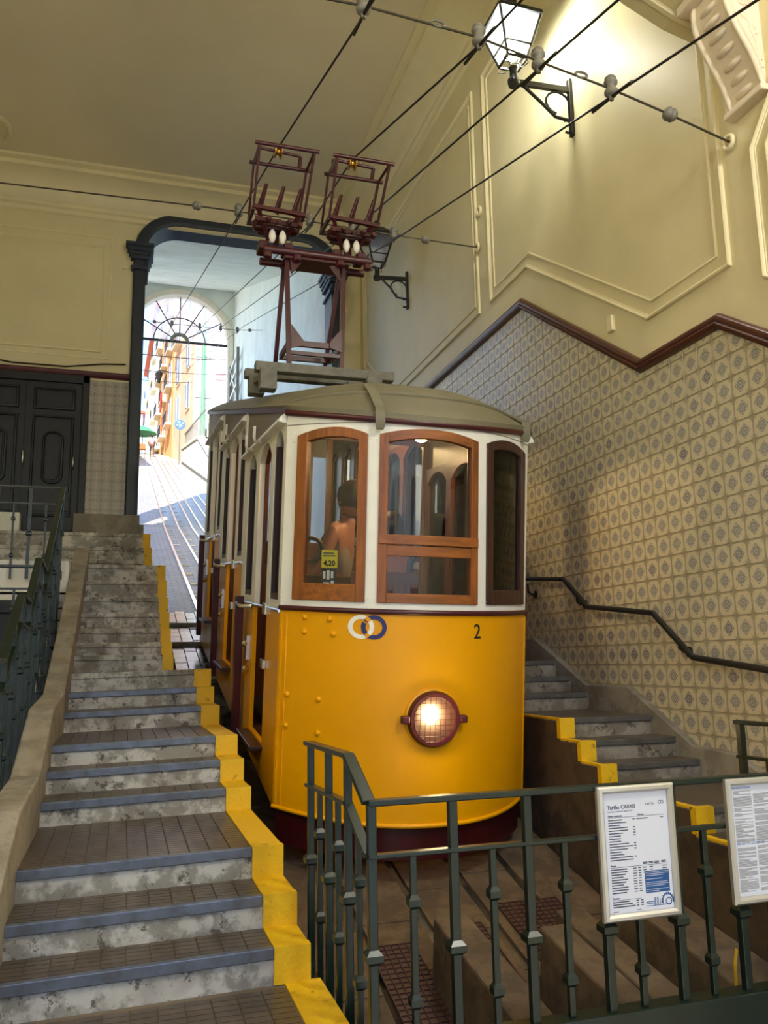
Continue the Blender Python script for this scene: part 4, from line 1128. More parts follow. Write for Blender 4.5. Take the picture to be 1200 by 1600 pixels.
P_(MB().bar((.77,RY,ZTOP-.004),(2.75,RY,ZTOP-.004),.046,.020), 'top_rail', bv=.004)
P_(MB().bar((.77,RY,ZMID-.008),(2.75,RY,ZMID-.008),.036,.014), 'middle_rail', bv=.003)
P_(MB().box(.76,2.78,RY-.035,RY+.045,.12,ZBEAM), 'bottom_beam', bv=.006)
for x in xs_post:
    p = P_(MB().box(x-.0145,x+.0145,RY-.0145,RY+.0145,.25,ZTOP-.01), 'post', bv=.003)
    P_(collar(x,RY,.690,.027), 'collar', par=p)
for x in xs_bal:
    p = P_(MB().box(x-.0105,x+.0105,RY-.0105,RY+.0105,.43,ZMID-.01), 'baluster', bv=.002)
    for z in (.840,.545): P_(collar(x,RY,z,.019), 'collar', par=p)
SX = .775
# return along the stairs
tp = [(3.65,1.262),(2.975,1.275),(2.72,1.152)]
for (a, za), (b, zb) in zip(tp, tp[1:]): P_(MB().bar((SX,a,za),(SX,b,zb),.046,.018), 'top_rail', bv=.004)
mp = [(3.65,1.09),(2.985,1.112),(2.72,.985)]
for (a, za), (b, zb) in zip(mp, mp[1:]): P_(MB().bar((SX,a,za),(SX,b,zb),.036,.014), 'middle_rail', bv=.003)
lp = [(3.65,.36),(3.2,.36),(2.95,.25),(2.72,.10)]
for (a, za), (b, zb) in zip(lp, lp[1:]): P_(MB().bar((SX,a,za),(SX,b,zb),.04,.016), 'lower_rail')
for y, zt, zb, kz in ((3.60,1.255,.12,.80),(3.275,1.262,.16,.80),(2.985,1.27,.18,.80)):
    p = P_(MB().box(SX-.0135,SX+.0135,y-.0135,y+.0135,zb,zt), 'post', bv=.003); P_(collar(SX,y,kz,.027), 'collar', par=p)
for y, zt, zb in ((3.43,1.09,.36),(3.13,1.10,.33),(2.85,1.045,.2)):
    p = P_(MB().box(SX-.010,SX+.010,y-.010,y+.010,zb,zt), 'baluster', bv=.002)
    for z in (zt-.16, zt-.47): P_(collar(SX,y,z,.020), 'collar', par=p)
# ---- small railing by the right stairs
r2 = thing('stair_railing', 'short dark green railing standing in front of the tiled wall', 'railing', (2.76, 3.35, .6)); T2 = Matrix.Translation((2.76,3.35,.6))
MB().bar((2.74,3.36,1.294),(2.79,2.8,1.294),.046,.018).loc(T2).obj('top_rail', GR, r2, bevel=.004)
MB().bar((2.74,3.36,1.14),(2.79,2.8,1.14),.036,.014).loc(T2).obj('middle_rail', GR, r2)
for k, y in enumerate((3.34,3.05)):
    x = 2.742+(3.36-y)*.086
    q = MB().box(x-.014,x+.014,y-.014,y+.014,.76 if y > 3.1 else .64,1.29).loc(T2).obj('post', GR, r2); collar(x,y,.83,.03).loc(T2).obj('collar', GR, q)
for y in (3.19,2.92):
    x = 2.742+(3.36-y)*.086; MB().box(x-.01,x+.01,y-.01,y+.01,.76 if y > 3.1 else .64,1.14).loc(T2).obj('baluster', GR, r2)

# ---- posters on the railing
def poster(label, x0, x1, z0, z1, kind):
    t = thing('notice_frame', label, 'notice', (x0, RY-.04, z0)); T = Matrix.Translation((x0, RY-.04, z0)); yf = RY-.025
    fb = MB(); MB
    fp_ = [(0,.002),(.0,.014),(.006,.020),(.016,.022),(.024,.014),(.026,.004)]
    frame_mb([(x0,z0),(x1,z0),(x1,z1),(x0,z1)], fp_, lambda a,b,h:(a, yf-h, b), True, fb); fb.loc(T).obj('snap_frame', M['alu'], t, 30)
    MB().box(x0+.002,x1-.002,yf-.004,yf+.004,z0+.002,z1-.002).loc(T).obj('backing', M['alu'], t)
    sh = MB().box(x0+.022,x1-.022,yf-.007,yf-.004,z0+.022,z1-.022).loc(T).obj('sheet', M['paper'], t)
    X0, X1, Z0, Z1 = x0+.026, x1-.026, z0+.026, z1-.026; W_, H_ = X1-X0, Z1-Z0; ys_ = yf-.0072
    def rect(mb, a, b, c, d): mb.box(X0+a*W_, X0+b*W_, ys_-.0004, ys_+.0003, Z1-d*H_, Z1-c*H_)
    def txt(s_, a, c, size, mat, bold=.0, al='LEFT'):
        q = text_mb(s_, size, .0002, al, bold); mapv(q, lambda x,y,z: (X0+a*W_+x, ys_-.0002-z, Z1-c*H_+y)); q.loc(T).obj('lettering', mat, sh)
    if kind == 'tariff':
        txt('Tarifas CARRIS', .055, .132, .0180, M['print'], .0003); txt('carris', .655, .115, .0150, M['print'])
        txt('com vigor a partir de 1 janeiro 2023', .055, .158, .0068, M['print'])
        q = MB()
        for cx in (.885, .925):
            for k in range(16):
                a0 = 2*PI*k/16; a1 = 2*PI*(k+1)/16
                A = [(X0+cx*W_+r_*math.cos(a), Z1-.098*H_+r_*math.sin(a)) for r_, a in ((.0062,a0),(.0062,a1),(.0045,a1),(.0045,a0))]
                q.prism(A, lambda x,z:(x,ys_-.0004,z), lambda x,z:(x,ys_+.0002,z))
        q.loc(T).obj('ring_logo', M['print'], sh)
        random.seed(4)
        txt('Titulos ocasionais', .055, .198, .0078, M['print'], .0003); txt('Cartoes', .52, .198, .0078, M['print'], .0003); txt('Passes', .055, .615, .0085, M['print'], .0003); txt('Cartoes', .055, .885, .0085, M['print'], .0003)
        q = MB(); rect(q,.055,.47,.204,.207); rect(q,.50,.95,.204,.207); rect(q,.055,.95,.622,.625); rect(q,.055,.50,.893,.896)
        for k in range(16):
            c = .222+k*.0225; L_ = random.choice((.18,.22,.28,.30,.36)); rect(q,.06,.06+L_,c,c+.008)
            if k in (0,3,4,5,6,9,10,11,14): rect(q,.44,.475,c,c+.008)
        rect(q,.50,.68,.222,.230); rect(q,.88,.93,.222,.230)
        for k in range(10):
            c = .637+k*.0215; L_ = random.choice((.18,.22,.25,.30)); rect(q,.06,.06+L_,c,c+.009); rect(q,.40,.455,c,c+.007); rect(q,.48,.525,c,c+.007)
            if k < 3: rect(q,.56,.61,c,c+.008); rect(q,.66,.71,c,c+.008); rect(q,.86,.93,c,c+.007)
        for k in range(3): rect(q,.06,.06+(.25,.30,.34)[k],.905+k*.02,.914+k*.02); rect(q,.42,.46,.905+k*.02,.913+k*.02); rect(q,.49,.53,.905+k*.02,.913+k*.02)
        for a in (.56,.65,.74,.85): rect(q,a,a+.07,.597,.604); rect(q,a,a+.07,.607,.614)
        rect(q,.06,.14,.985,.990); rect(q,.42,.49,.985,.990)
        stuff(q.loc(T).obj('small_print', M['print'], sh))
        q = MB(); rect(q,.575,.955,.675,.860); q.loc(T).obj('blue_box', M['print_blue'], sh)
        q = MB()
        for k, L_ in enumerate((.36,.36,.28,0,.26,.0,.34,.36,.30,0,.35,.2)):
            if L_: c = .685+k*.0145; q.box(X0+.585*W_, X0+(.585+L_)*W_, ys_-.0008, ys_, Z1-(c+.0035)*H_, Z1-c*H_)
        stuff(q.loc(T).obj('box_print', M['paper'], sh))
        q = MB(); rect(q,.57,.96,.965,.970)
        rect(q,.57,.70,.93,.936); rect(q,.57,.70,.945,.950)
        for a in (.70,.715,.74,.755): rect(q,a,a+.008,.90,.965)
        for a in (.79,.83): rect(q,a,a+.008,.915,.965)
        for k in range(10):
            a = PI*k/9; x = X0+.91*W_-.022*math.cos(a); z = Z1-.945*H_+.026*math.sin(a); q.box(x-.003,x+.003,ys_-.0004,ys_,z-.004,z+.004)
        for k in range(12):
            a = 2*PI*k/12; x = X0+.925*W_+.011*math.cos(a); z = Z1-.942*H_+.011*math.sin(a); q.box(x-.0022,x+.0022,ys_-.0004,ys_,z-.0022,z+.0022)
        stuff(q.loc(T).obj('skyline_drawing', M['print_blue'], sh))
    else:
        random.seed(9); q = MB(); qb = MB()
        for blk, (c0, n_) in enumerate(((.05,46),(.56,40))):
            for col, (a, b) in enumerate(((.03,.30),(.33,.62),(.65,.95))):
                for k in range(n_):
                    if random.random() < .1: continue
                    c = c0+.02*col*(blk == 0)+k*.0102; e = b if random.random() < .75 else a+(b-a)*random.uniform(.3,.9); rect(q, a, e, c, c+.0062)
        [rect(qb,.02+k*.056,.066+k*.056,c,c+.006) for c in (.012,.022) for k in range(5)]
        [rect(qb,.03+k*.07,.09+k*.07,c,c+.006) for c in (.521,.534) for k in range(6)]
        stuff(q.loc(T).obj('small_print', M['print_grey'], sh)); stuff(qb.loc(T).obj('heading', simple('heading_blue', lin(110,134,176), .6), sh))
        q = MB(); rect(q,.0,1.0,.505,.507); q.loc(T).obj('fold_line', M['print_grey'], sh)
    return t
poster('aluminium framed white fare list with a blue box on the green railing', 1.585, 1.892, .715, 1.157, 'tariff')
poster('aluminium framed sheet of dense grey small print on the green railing', 2.115, 2.46, .722, 1.154, 'rules')

# ---- wall handrail
hr = thing('handrail', 'black tube handrail stepping down the patterned tile wall', 'handrail', (3.32, 3.8, 1.5)); TH = Matrix.Translation((3.32,3.8,1.5))
hp = [(3.32,8.2,2.42),(3.32,6.60,2.285),(3.32,5.934,2.216),(3.32,5.592,1.976),(3.32,4.781,1.881),(3.32,4.404,1.591),(3.32,3.784,1.518),(3.32,3.3,1.46)]
MB().tube(hp, .020, 10).loc(TH).obj('tube_rail', M['iron_black'], hr, 40)
for y, z in ((6.55,2.20),(5.74,2.06),(4.53,1.68),(3.5,1.44)):
    MB().tube([(3.32,y,z+.03),(3.32,y,z-.03),(3.35,y,z-.055),(XW,y,z-.055)], .009, 6).loc(TH).obj('bracket', M['iron_black'], hr, 60)
    MB().lathe([(.034,0),(.034,.012),(.015,.02)], (XW-.004,y,z-.055), (-1,0,0), 12).loc(TH).obj('rosette', M['iron_black'], hr, 50)

# ---- left stair railings
def rail_poly(t, T, pts, drop, nb, zb, mat=GR, rw=.05):
    for (a, b) in zip(pts, pts[1:]):
        MB().bar(a, b, rw, .022).loc(T).obj('top_rail', mat, t, bevel=.004)
        a2, b2 = Vector(a)-Vector((0,0,drop)), Vector(b)-Vector((0,0,drop)); MB().bar(a2, b2, .03, .014).loc(T).obj('middle_rail', mat, t)
    L_ = [(Vector(b)-Vector(a)).length for a, b in zip(pts, pts[1:])]; tot = sum(L_)
    for k in range(nb):
        s_ = tot*(k+.02)/nb; i = 0
        while s_ > L_[i] and i < len(L_)-1: s_ -= L_[i]; i += 1
        p = Vector(pts[i]).lerp(Vector(pts[i+1]), s_/L_[i]); big = k % 2 == 0
        h = .014 if big else .009
        top_ = p.z-.01 if big else p.z-drop
        bz_ = zb(p)
        q = MB().box(p.x-h,p.x+h,p.y-h,p.y+h,bz_,top_).loc(T).obj('post' if big else 'baluster', mat, t)
        for z in ((p.z-.45,) if big else (p.z-drop-.15, p.z-drop-.5)): collar(p.x,p.y,z,h*2).loc(T).obj('collar', mat, q)
lr = thing('stair_railing', 'dark green railing descending along the left string wall above the void', 'railing', (-.6, 5, 1)); TL = Matrix.Translation((-.6,5,1))
rail_poly(lr, TL, [(-.60,8.47,3.30),(-.60,7.0,2.335),(-.60,6.49,2.37),(-.60,5.97,2.02),(-.60,5.55,2.036),(-.60,4.84,1.64),(-.60,4.4,1.62),(-.60,3.5,1.1)], .17, 28, lambda p: p.z-1.12)
for k in range(7):
    y = 8.2-k*.25; z = curve_at([(a, b) for a, b, _ in cl], y)-.05
    MB().tube([(-.60,y,z+.12),(-.60,y,z-.02),(-.52,y,z-.02)], .012, 6).loc(TL).obj('foot_bracket', GR, lr, 50)
br_ = thing('landing_railing', 'thin green railing across the upper landing before the dark blue door', 'railing', (-1.2, 8.5, 2.4)); TB = Matrix.Translation((-1.2,8.5,2.4))
rail_poly(br_, TB, [(-.60,8.5,3.30),(-2.6,8.5,3.30)], .16, 14, lambda p: 2.42)
for x in (-.60-.02-.0,-1.18,-1.75): MB().box(x-.04,x+.04,8.51,8.56,2.42,2.50).loc(TB).obj('base_plate', GR, br_)
l3 = thing('stair_railing', 'dark railing crossing the void in front of the lower door', 'railing', (-1.2, 7.0, 1.5)); T3 = Matrix.Translation((-1.2,7,1.5))
rail_poly(l3, T3, [(-.62,6.9,2.36),(-2.4,6.9,2.36)], .17, 10, lambda p: 1.4)

# ---- concrete blocks and grating in the pit
def block(x0, x1, ya, yb, zt, label):
    zb_ = SZ(ya)-.1; tl_ = .16*(yb-ya)
    o = MB().hexa([(x0-.03,ya,zb_),(x1+.03,ya,zb_),(x1+.03,yb,zb_),(x0-.03,yb,zb_),(x0,ya,zt-tl_),(x1,ya,zt-tl_),(x1,yb,zt),(x0,yb,zt)]).obj('buffer_block', M['block'], None, bevel=.012)
    return tag(o, label, 'block')
block(1.43,1.60,3.05,3.95,.42,'sloping concrete buffer block next to the red grating')
block(1.86,2.00,3.0,3.72,.40,'sloping concrete buffer block below the fare list')
block(2.05,2.20,3.0,3.92,.40,'longer concrete buffer block between the two notices')
block(2.36,2.62,3.0,3.9,.46,'wide dark concrete block below the small print sheet')
for i, (x0, x1, y0, y1, lb) in enumerate(((1.20,1.43,2.9,4.25,'rusty red mesh grating set in the pit floor'),(1.60,1.84,2.9,4.35,'rusty red mesh grating between two concrete blocks'),(2.0,2.36,3.85,4.5,'rusty red mesh grating behind the concrete blocks'))):
    gt_ = thing('floor_grating', lb, 'grating', (x0, y0, SZ(y0))); TG = Matrix.Translation((x0, y0, SZ(y0)))
    MB().hexa([(x0,y0,SZ(y0)+.03),(x1,y0,SZ(y0)+.03),(x1,y1,SZ(y1)+.03),(x0,y1,SZ(y1)+.03),(x0,y0,SZ(y0)+.038),(x1,y0,SZ(y0)+.038),(x1,y1,SZ(y1)+.038),(x0,y1,SZ(y1)+.038)]).loc(TG).obj('plate', M['mesh_red'], gt_)
    q = MB(); n1 = int((y1-y0)/.035)
    for k in range(n1+1): y = y0+k*(y1-y0)/n1; q.bar((x0,y,SZ(y)+.041),(x1,y,SZ(y)+.041),.005,.006)
    n2 = int((x1-x0)/.035)
    for k in range(n2+1): x = x0+k*(x1-x0)/n2; q.bar((x,y0,SZ(y0)+.041),(x,y1,SZ(y1)+.041),.005,.006)
    stuff(q.loc(TG).obj('mesh_bars', simple('grate_bar', lin(66,40,36), .6), gt_))
tag(MB().tube([(2.30,2.95,.34),(2.31,2.96,.42),(2.33,2.97,.47),(2.36,2.98,.44)], .006, 5).obj('cord', M['stair_yellow'], None), 'short yellow cord lying by the dark concrete block', 'cord')

# ---- lanterns
def lantern(y, zarm, xend, lit, label, side=1, xw=XW, power=46, soft_=.06):
    t = thing('wall_lantern', label, 'lantern', (xw, y, zarm)); T = Matrix.Translation((xw, y, zarm)); B_ = M['iron_black']
    s_ = side
    def X(d): return xw-s_*d
    L_ = abs(xw-xend)
    def pt(mb, name, mat=B_, sm=0, bv=0, par=None): return mb.loc(T).obj(name, mat, par or t, sm, bv)
    pt(MB().box(min(X(0),X(.03)),max(X(0),X(.03)),y-.025,y+.025,zarm-.42,zarm+.10), 'wall_plate', bv=.006)
    pt(MB().bar((X(.02),y,zarm),(X(L_+.05),y,zarm-.03),.032,.05), 'arm', bv=.004)
    pt(MB().tube([(X(L_*.85),y,zarm-.04),(X(L_*.55),y,zarm-.16),(X(.16),y,zarm-.27),(X(.04),y,zarm-.28)], .014, 8), 'brace', sm=60)
    pt(MB().tube([(X(.13+.11*math.cos(a)),y,zarm-.14+.10*math.sin(a)) for a in [math.radians(-80+k*24) for k in range(11)]], .010, 6), 'scroll', sm=60)
    pt(MB().tube([(X(.055+.05*math.cos(a)),y,zarm-.34+.055*math.sin(a)) for a in [math.radians(60+k*26) for k in range(10)]], .011, 6), 'scroll', sm=60)
    cx = X(L_); zb_ = zarm+.13
    pt(MB().lathe([(.045,-.06),(.05,-.03),(.035,0),(.03,.08),(.04,.10)], (cx,y,zarm-.0), (0,0,1), 12), 'socket', sm=40)
    b, tt, h = .085, .185, .36
    z0, z1 = zb_+.02, zb_+.02+h
    cs = [(-1,-1),(1,-1),(1,1),(-1,1)]
    fr_ = MB()
    for k in range(4):
        a, c = cs[k], cs[(k+1) % 4]
        fr_.bar((cx+a[0]*b,y+a[1]*b,z0),(cx+a[0]*tt,y+a[1]*tt,z1),.018,.018)
        fr_.bar((cx+a[0]*b,y+a[1]*b,z0),(cx+c[0]*b,y+c[1]*b,z0),.016,.016)
        fr_.bar((cx+a[0]*tt,y+a[1]*tt,z1),(cx+c[0]*tt,y+c[1]*tt,z1),.024,.030)
        mb_ = .3; e = b+(tt-b)*mb_; zz = z0+h*mb_
        fr_.bar((cx+a[0]*e,y+a[1]*e,zz),(cx+c[0]*e,y+c[1]*e,zz),.012,.012)
    pt(fr_, 'cage')
    for k in range(4):
        a, c = cs[k], cs[(k+1) % 4]
        pt(MB().hexa([(cx+a[0]*b,y+a[1]*b,z0),(cx+c[0]*b,y+c[1]*b,z0),(cx+c[0]*b*.96,y+c[1]*b*.96,z0),(cx+a[0]*b*.96,y+a[1]*b*.96,z0),(cx+a[0]*tt,y+a[1]*tt,z1),(cx+c[0]*tt,y+c[1]*tt,z1),(cx+c[0]*tt*.98,y+c[1]*tt*.98,z1),(cx+a[0]*tt*.98,y+a[1]*tt*.98,z1)]), 'pane', M['lamp_glass'] if lit else M['hazy_glass'])
    pt(MB().lathe([(tt*1.42,0),(tt*1.35,.03),(.10,.14),(.05,.16),(.06,.20),(.03,.24),(.004,.26)], (cx,y,z1+.005), (0,0,1), 4), 'cap')
    for k in range(4):
        a = cs[k]; pt(MB().tube([(cx+a[0]*b,y+a[1]*b,z0),(cx+a[0]*b*1.05,y+a[1]*b*1.05,z0-.05),(cx+a[0]*.05,y+a[1]*.05,z0-.07),(cx+a[0]*.03,y+a[1]*.03,z0-.02)], .005, 5), 'scroll_wire', M['ins_grey'] if lit else B_, 60)
    if lit:
        pt(MB().lathe([(.02,0),(.045,.03),(.05,.10),(.03,.15),(.004,.165)], (cx,y,z0+.02), (0,0,1), 14), 'bulb', M['bulb_cool'], 60)
        ld = bpy.data.lights.new('lantern_light', 'POINT'); ld.energy = power; ld.color = (1,.99,.90); ld.shadow_soft_size = soft_
        o = bpy.data.objects.new('lantern_light', ld); COL.objects.link(o); o.parent = t; o.location = Vector((cx,y,z0+.20))-Vector((xw,y,zarm))
    return t
lantern(5.5, 6.24, 2.877, True, 'lit black wall lantern above the sloping dado of the right wall')
lantern(9.72, 6.52, 2.98, False, 'unlit black wall lantern near the dark archway behind the roof collectors')
lantern(1.2, 5.6, -2.97, True, 'added unseen lit lantern on the wall opposite, near the entrance', -1, -3.5, 120, .3)  # added out of view as fill light for the hall
lantern(0.4, 5.2, 2.877, True, 'unseen fill lantern added on the tiled wall side of the entrance', 1, XW, 240, .3)  # second lamp added out of view to brighten walls and ceiling

# ---- overhead wires
W = []
for (a, p, b, lab) in (((1.10,3.75,4.96), wheel1, (.91,7.43,5.80), 'overhead wire under the collector away from the tile wall'),
                  ((1.76,3.75,4.93), wheel2, (1.60,7.43,5.80), 'overhead wire under the collector towards the tile wall'),
                  ((2.12,3.75,4.86), None, (2.03,7.43,5.80), 'overhead wire passing between lantern and collectors, touching neither'),
                  ((2.58,3.75,4.78), None, (2.46,7.43,5.76), 'overhead wire nearest the patterned tile wall')):
    pts = [Vector(a)]
    d0 = (Vector(b)-Vector(a)); pre = Vector(a)-d0*.9
    if p is not None:
        wv = TM @ Vector((0,0,0)); pw = Vector(p)+Vector((0,0,.035)); pts.append(pw)
    pts.append(Vector(b))
    e = Vector(b); far = Vector((e.x-.04, 18.5, 9.30)); ff = Vector((e.x-.1, 60, 21.5))
    pts = [pre]+pts+[far, ff]
    tag(MB().tube(pts, .0072, 6).obj('overhead_wire', M['wire_dark'], None, 60), lab, 'wire', 'overhead wires')
    # feed clip near the first insulator
def insul(mb, p, n=12):
    mb.lathe([(.012,-.075),(.016,-.05),(.03,-.045),(.04,-.03),(.04,-.015),(.028,-.005),(.028,.02),(.04,.03),(.04,.045),(.03,.055),(.034,.065),(.02,.08)], p, (0,0,1), n); return mb
def span(pts, ins, balls, hooks, label, links=()):
    t = thing('span_wire', label, 'wire', pts[-1]); T = Matrix.Translation(pts[-1])
    MB().tube(pts, .007, 6).loc(T).obj('cable', M['wire'], t, 60)
    for p in ins: insul(MB(), Vector(p)+Vector((0,0,.0))).loc(T).obj('insulator', M['ins_grey'], t, 50); MB().tube([Vector(p)+Vector((0,-.20,-.10)), Vector(p)+Vector((0,-.03,-.06)), Vector(p)+Vector((0,.20,-.012))], .010, 6).loc(T).obj('wire_ear', M['wire_dark'], t, 60)
    for p in balls: MB().lathe([(.004,-.045),(.03,-.035),(.042,-.012),(.034,0),(.042,.012),(.03,.035),(.004,.045)], p, (1,0,-.15), 14).loc(T).obj('strain_insulator', M['ins_grey'], t, 60)
    for p in links: MB().tube([Vector(p)+Vector((.04*math.cos(k*PI/5),0,.018*math.sin(k*PI/5))) for k in range(10)], .008, 6, True).loc(T).obj('shackle', M['ins_grey'], t, 60)
    for p in hooks: MB().tube([Vector(p)+Vector((-.02,.04*math.cos(k*PI/6),.04*math.sin(k*PI/6))) for k in range(12)], .014, 8, True).loc(T).obj('wall_ring', M['mould'], t, 60)
    return t
ns = [(-3.5,3.75,4.9),(.2,3.75,4.99),(1.10,3.75,5.02),(1.76,3.75,4.98),(2.12,3.75,4.91),(2.58,3.75,4.83),(2.97,3.75,4.74),(3.40,3.75,4.63)]
span(ns, ns[2:6], [ns[6]], [(3.39,3.75,4.63)], 'slack cross wire with insulators beside the lit lantern', [(1.52,3.75,5.01),(2.39,3.75,4.88)])
fs = [(-3.5,7.43,5.80),(-1.17,7.43,5.80),(.52,7.43,5.84),(.91,7.43,5.84),(1.60,7.43,5.84),(2.03,7.43,5.83),(2.46,7.43,5.82),(2.80,7.43,5.815),(3.40,7.43,5.81)]
span(fs, [fs[3],fs[4],fs[5],fs[6]], [fs[2],fs[7]], [(3.39,7.43,5.81)], 'taut cross wire with insulators behind the roof collectors')
tag(MB().tube([(XW-.01,7.40+.045*math.cos(k*PI/6),6.20+.045*math.sin(k*PI/6)) for k in range(12)], .016, 8, True).obj('wall_ring', M['mould'], None, 60), 'empty cream wall ring above the taut cross wire', 'ring')
ts = [(.06,19.5,9.62),(.85,19.5,9.60),(1.5,19.5,9.60),(2.0,19.5,9.60),(2.4,19.5,9.60),(3.0,19.5,9.66)]
span(ts, ts[1:5], [(.45,19.5,9.61),(2.7,19.5,9.63)], [], 'cross wire with insulators strung inside the white tunnel')
for yy in (34, 44, 56):
    z = {34:14.1,44:16.9,56:20.4}[yy]; a = [(-4,yy,z+.2),(.8,yy,z),(2.4,yy,z),(6,yy,z+.2)]
    q = tag(MB().tube(a, .02, 5).obj('street_span_wire', M['wire_dark'], None, 60), {34:'cross wire above the shaded foot of the street',44:'cross wire above the sunlit street by the green pole',56:'cross wire before the orange houses'}[yy], 'wire')
tag(MB().tube([(-3.0,YB-.02,5.95),(-1.6,YB-.03,5.74),(-.9,YB-.03,5.74),(-.4,YB-.03,5.82),(-.1,YB-.03,5.84)], .010, 6).obj('cable', M['wire_dark'], None, 60), 'thin dark cable sagging along the dado above the blue door', 'cable')

# ---- fanlight grille and gate in the tunnel end
fg = thing('fanlight_grille', 'iron fanlight with radiating bars and hazy glass in the tunnel arch', 'fanlight', (AC, YE+.2, ASP)); TG = Matrix.Translation((AC,YE+.2,ASP))
yf = YE+.2
MB().bar((AC-ARR,yf,ASP),(AC+ARR,yf,ASP),.05,.07).loc(TG).obj('transom', M['iron_black'], fg)
MB().tube([(AC+.24*math.cos(PI*k/14),yf,ASP+.24*math.sin(PI*k/14)) for k in range(15)], .06, 6).loc(TG).obj('hub', M['ins_grey'], fg, 60)
MB().tube([(AC+.78*math.cos(PI*k/22),yf,ASP+.78*math.sin(PI*k/22)) for k in range(23)], .018, 6).loc(TG).obj('ring_bar', M['iron_black'], fg, 60)
for k in range(1, 6):
    a = PI*k/6+.0; MB().tube([(AC+.24*math.cos(a),yf,ASP+.24*math.sin(a)),(AC+1.49*math.cos(a),yf,ASP+1.49*math.sin(a))], .018, 6).loc(TG).obj('radial_bar', M['iron_black'], fg, 60)
for k in range(6):
    poly = [(AC+.24*math.cos(PI*(k+j/6)/6), ASP+.24*math.sin(PI*(k+j/6)/6)) for j in range(7)]+[(AC+1.47*math.cos(PI*(k+j/6)/6), ASP+1.47*math.sin(PI*(k+j/6)/6)) for j in range(6,-1,-1)]
    MB().py(poly, yf+.0, yf+.012).loc(TG).obj('pane', M['hazy_glass'], fg)
gl = thing('gate_leaf', 'grey slatted gate leaf folded open against the tunnel wall', 'gate', (2.9, 24, 6.5)); TGL = Matrix.Translation((2.9,24,6.5))
for y in (23.2, 24.9): MB().box(2.84,2.92,y-.05,y+.05,6.2+.26*(y-23.2),10.6).loc(TGL).obj('stile', M['ins_grey'], gl)
for k in range(9): z = 6.8+k*.45; MB().box(2.85,2.91,23.2,24.9,z,z+.09).loc(TGL).obj('slat', M['alu'], gl)
MB().bar((2.88,23.2,9.0),(2.88,24.9,10.5),.05,.07).loc(TGL).obj('brace', M['alu'], gl)

# ---- people
def person_mesh(name, joints, edges, rad, mat, root, sub=2):
    me = bpy.data.meshes.new(name); keys = list(joints); idx = {k: i for i, k in enumerate(keys)}
    me.from_pydata([joints[k] for k in keys], [(idx[a], idx[b]) for a, b in edges], [])
    o = bpy.data.objects.new(name, me); COL.objects.link(o)
    o.modifiers.new('skin', 'SKIN').use_smooth_shade = True
    for k in keys: me.skin_vertices[0].data[idx[k]].radius = (rad[k], rad[k]) if not isinstance(rad[k], tuple) else rad[k]
    me.skin_vertices[0].data[idx[root]].use_root = True
    s_ = o.modifiers.new('sub', 'SUBSURF'); s_.levels = sub; s_.render_levels = sub
    dg = bpy.context.evaluated_depsgraph_get(); m2 = bpy.data.meshes.new_from_object(o.evaluated_get(dg))
    bpy.data.objects.remove(o); m2.materials.clear(); m2.materials.append(mat)
    for p in m2.polygons: p.use_smooth = True
    return m2
def head_mb(c, r, d=(0,-1,0)):     # ellipsoid head with nose, ears
    mb = MB(); c = Vector(c)
    mb.lathe([(.02,-1.18*r),(.45*r,-1.08*r),(.72*r,-.75*r),(.86*r,-.2*r),(.90*r,.2*r),(.82*r,.62*r),(.5*r,.98*r),(.03,1.12*r)], c, (0,0,1), 16)
    d = Vector(d).normalized(); s_ = d.cross(Vector((0,0,1)))
    mb.lathe([(.16*r,0),(.13*r,.14*r),(.03*r,.28*r)], c+d*.82*r-Vector((0,0,.12*r)), d, 6)
    mb.lathe([(.06*r,-.03*r),(.26*r,0),(.06*r,.03*r)], c+d*.78*r-Vector((0,0,.55*r)), (0,0,1), 8)
    for e in (-1, 1):
        mb.lathe([(.05*r,-.05*r),(.24*r,0),(.05*r,.05*r)], c+s_*e*.86*r, s_, 8)
        mb.lathe([(.03*r,-.02*r),(.10*r,.02*r),(.03*r,.05*r)], c+d*.80*r+s_*e*.32*r+Vector((0,0,.08*r)), d, 8)
    return mb
def hair_mb(c, r, d=(0,-1,0), vol=1.12, low=-.95):
    mb = MB(); c = Vector(c)-Vector(d)*.12*r
    mb.lathe([(.4*r*vol,low*r),(.85*r*vol,low*r*.5),(.98*r*vol,.2*r),(.9*r*vol,.66*r*vol),(.55*r*vol,1.0*r*vol),(.03,1.16*r*vol)], c, (0,0,1), 16); return mb
def hand(p, fdir, side, mat_, out):
    p = Vector(p); f_ = Vector(fdir).normalized(); s_ = f_.cross(Vector((0,0,1))) if abs(f_.z) < .9 else Vector((1,0,0))
    s_.normalize()
    for k in range(4):
        b = p+s_*(-.03+.02*k)+f_*.05; L_ = (.06,.075,.08,.065)[k]
        out.tube([b, b+f_*L_*.5, b+f_*L_*.8+Vector((0,0,-.015)), b+f_*L_*.95+Vector((0,0,-.03))], [.010,.009,.008,.006], 6)
    out.tube([p+s_*.035*side, p+s_*.06*side+f_*.03, p+s_*.06*side+f_*.06], [.011,.010,.007], 6)
    out.cbox(p+f_*.02, .07, .07, .035)
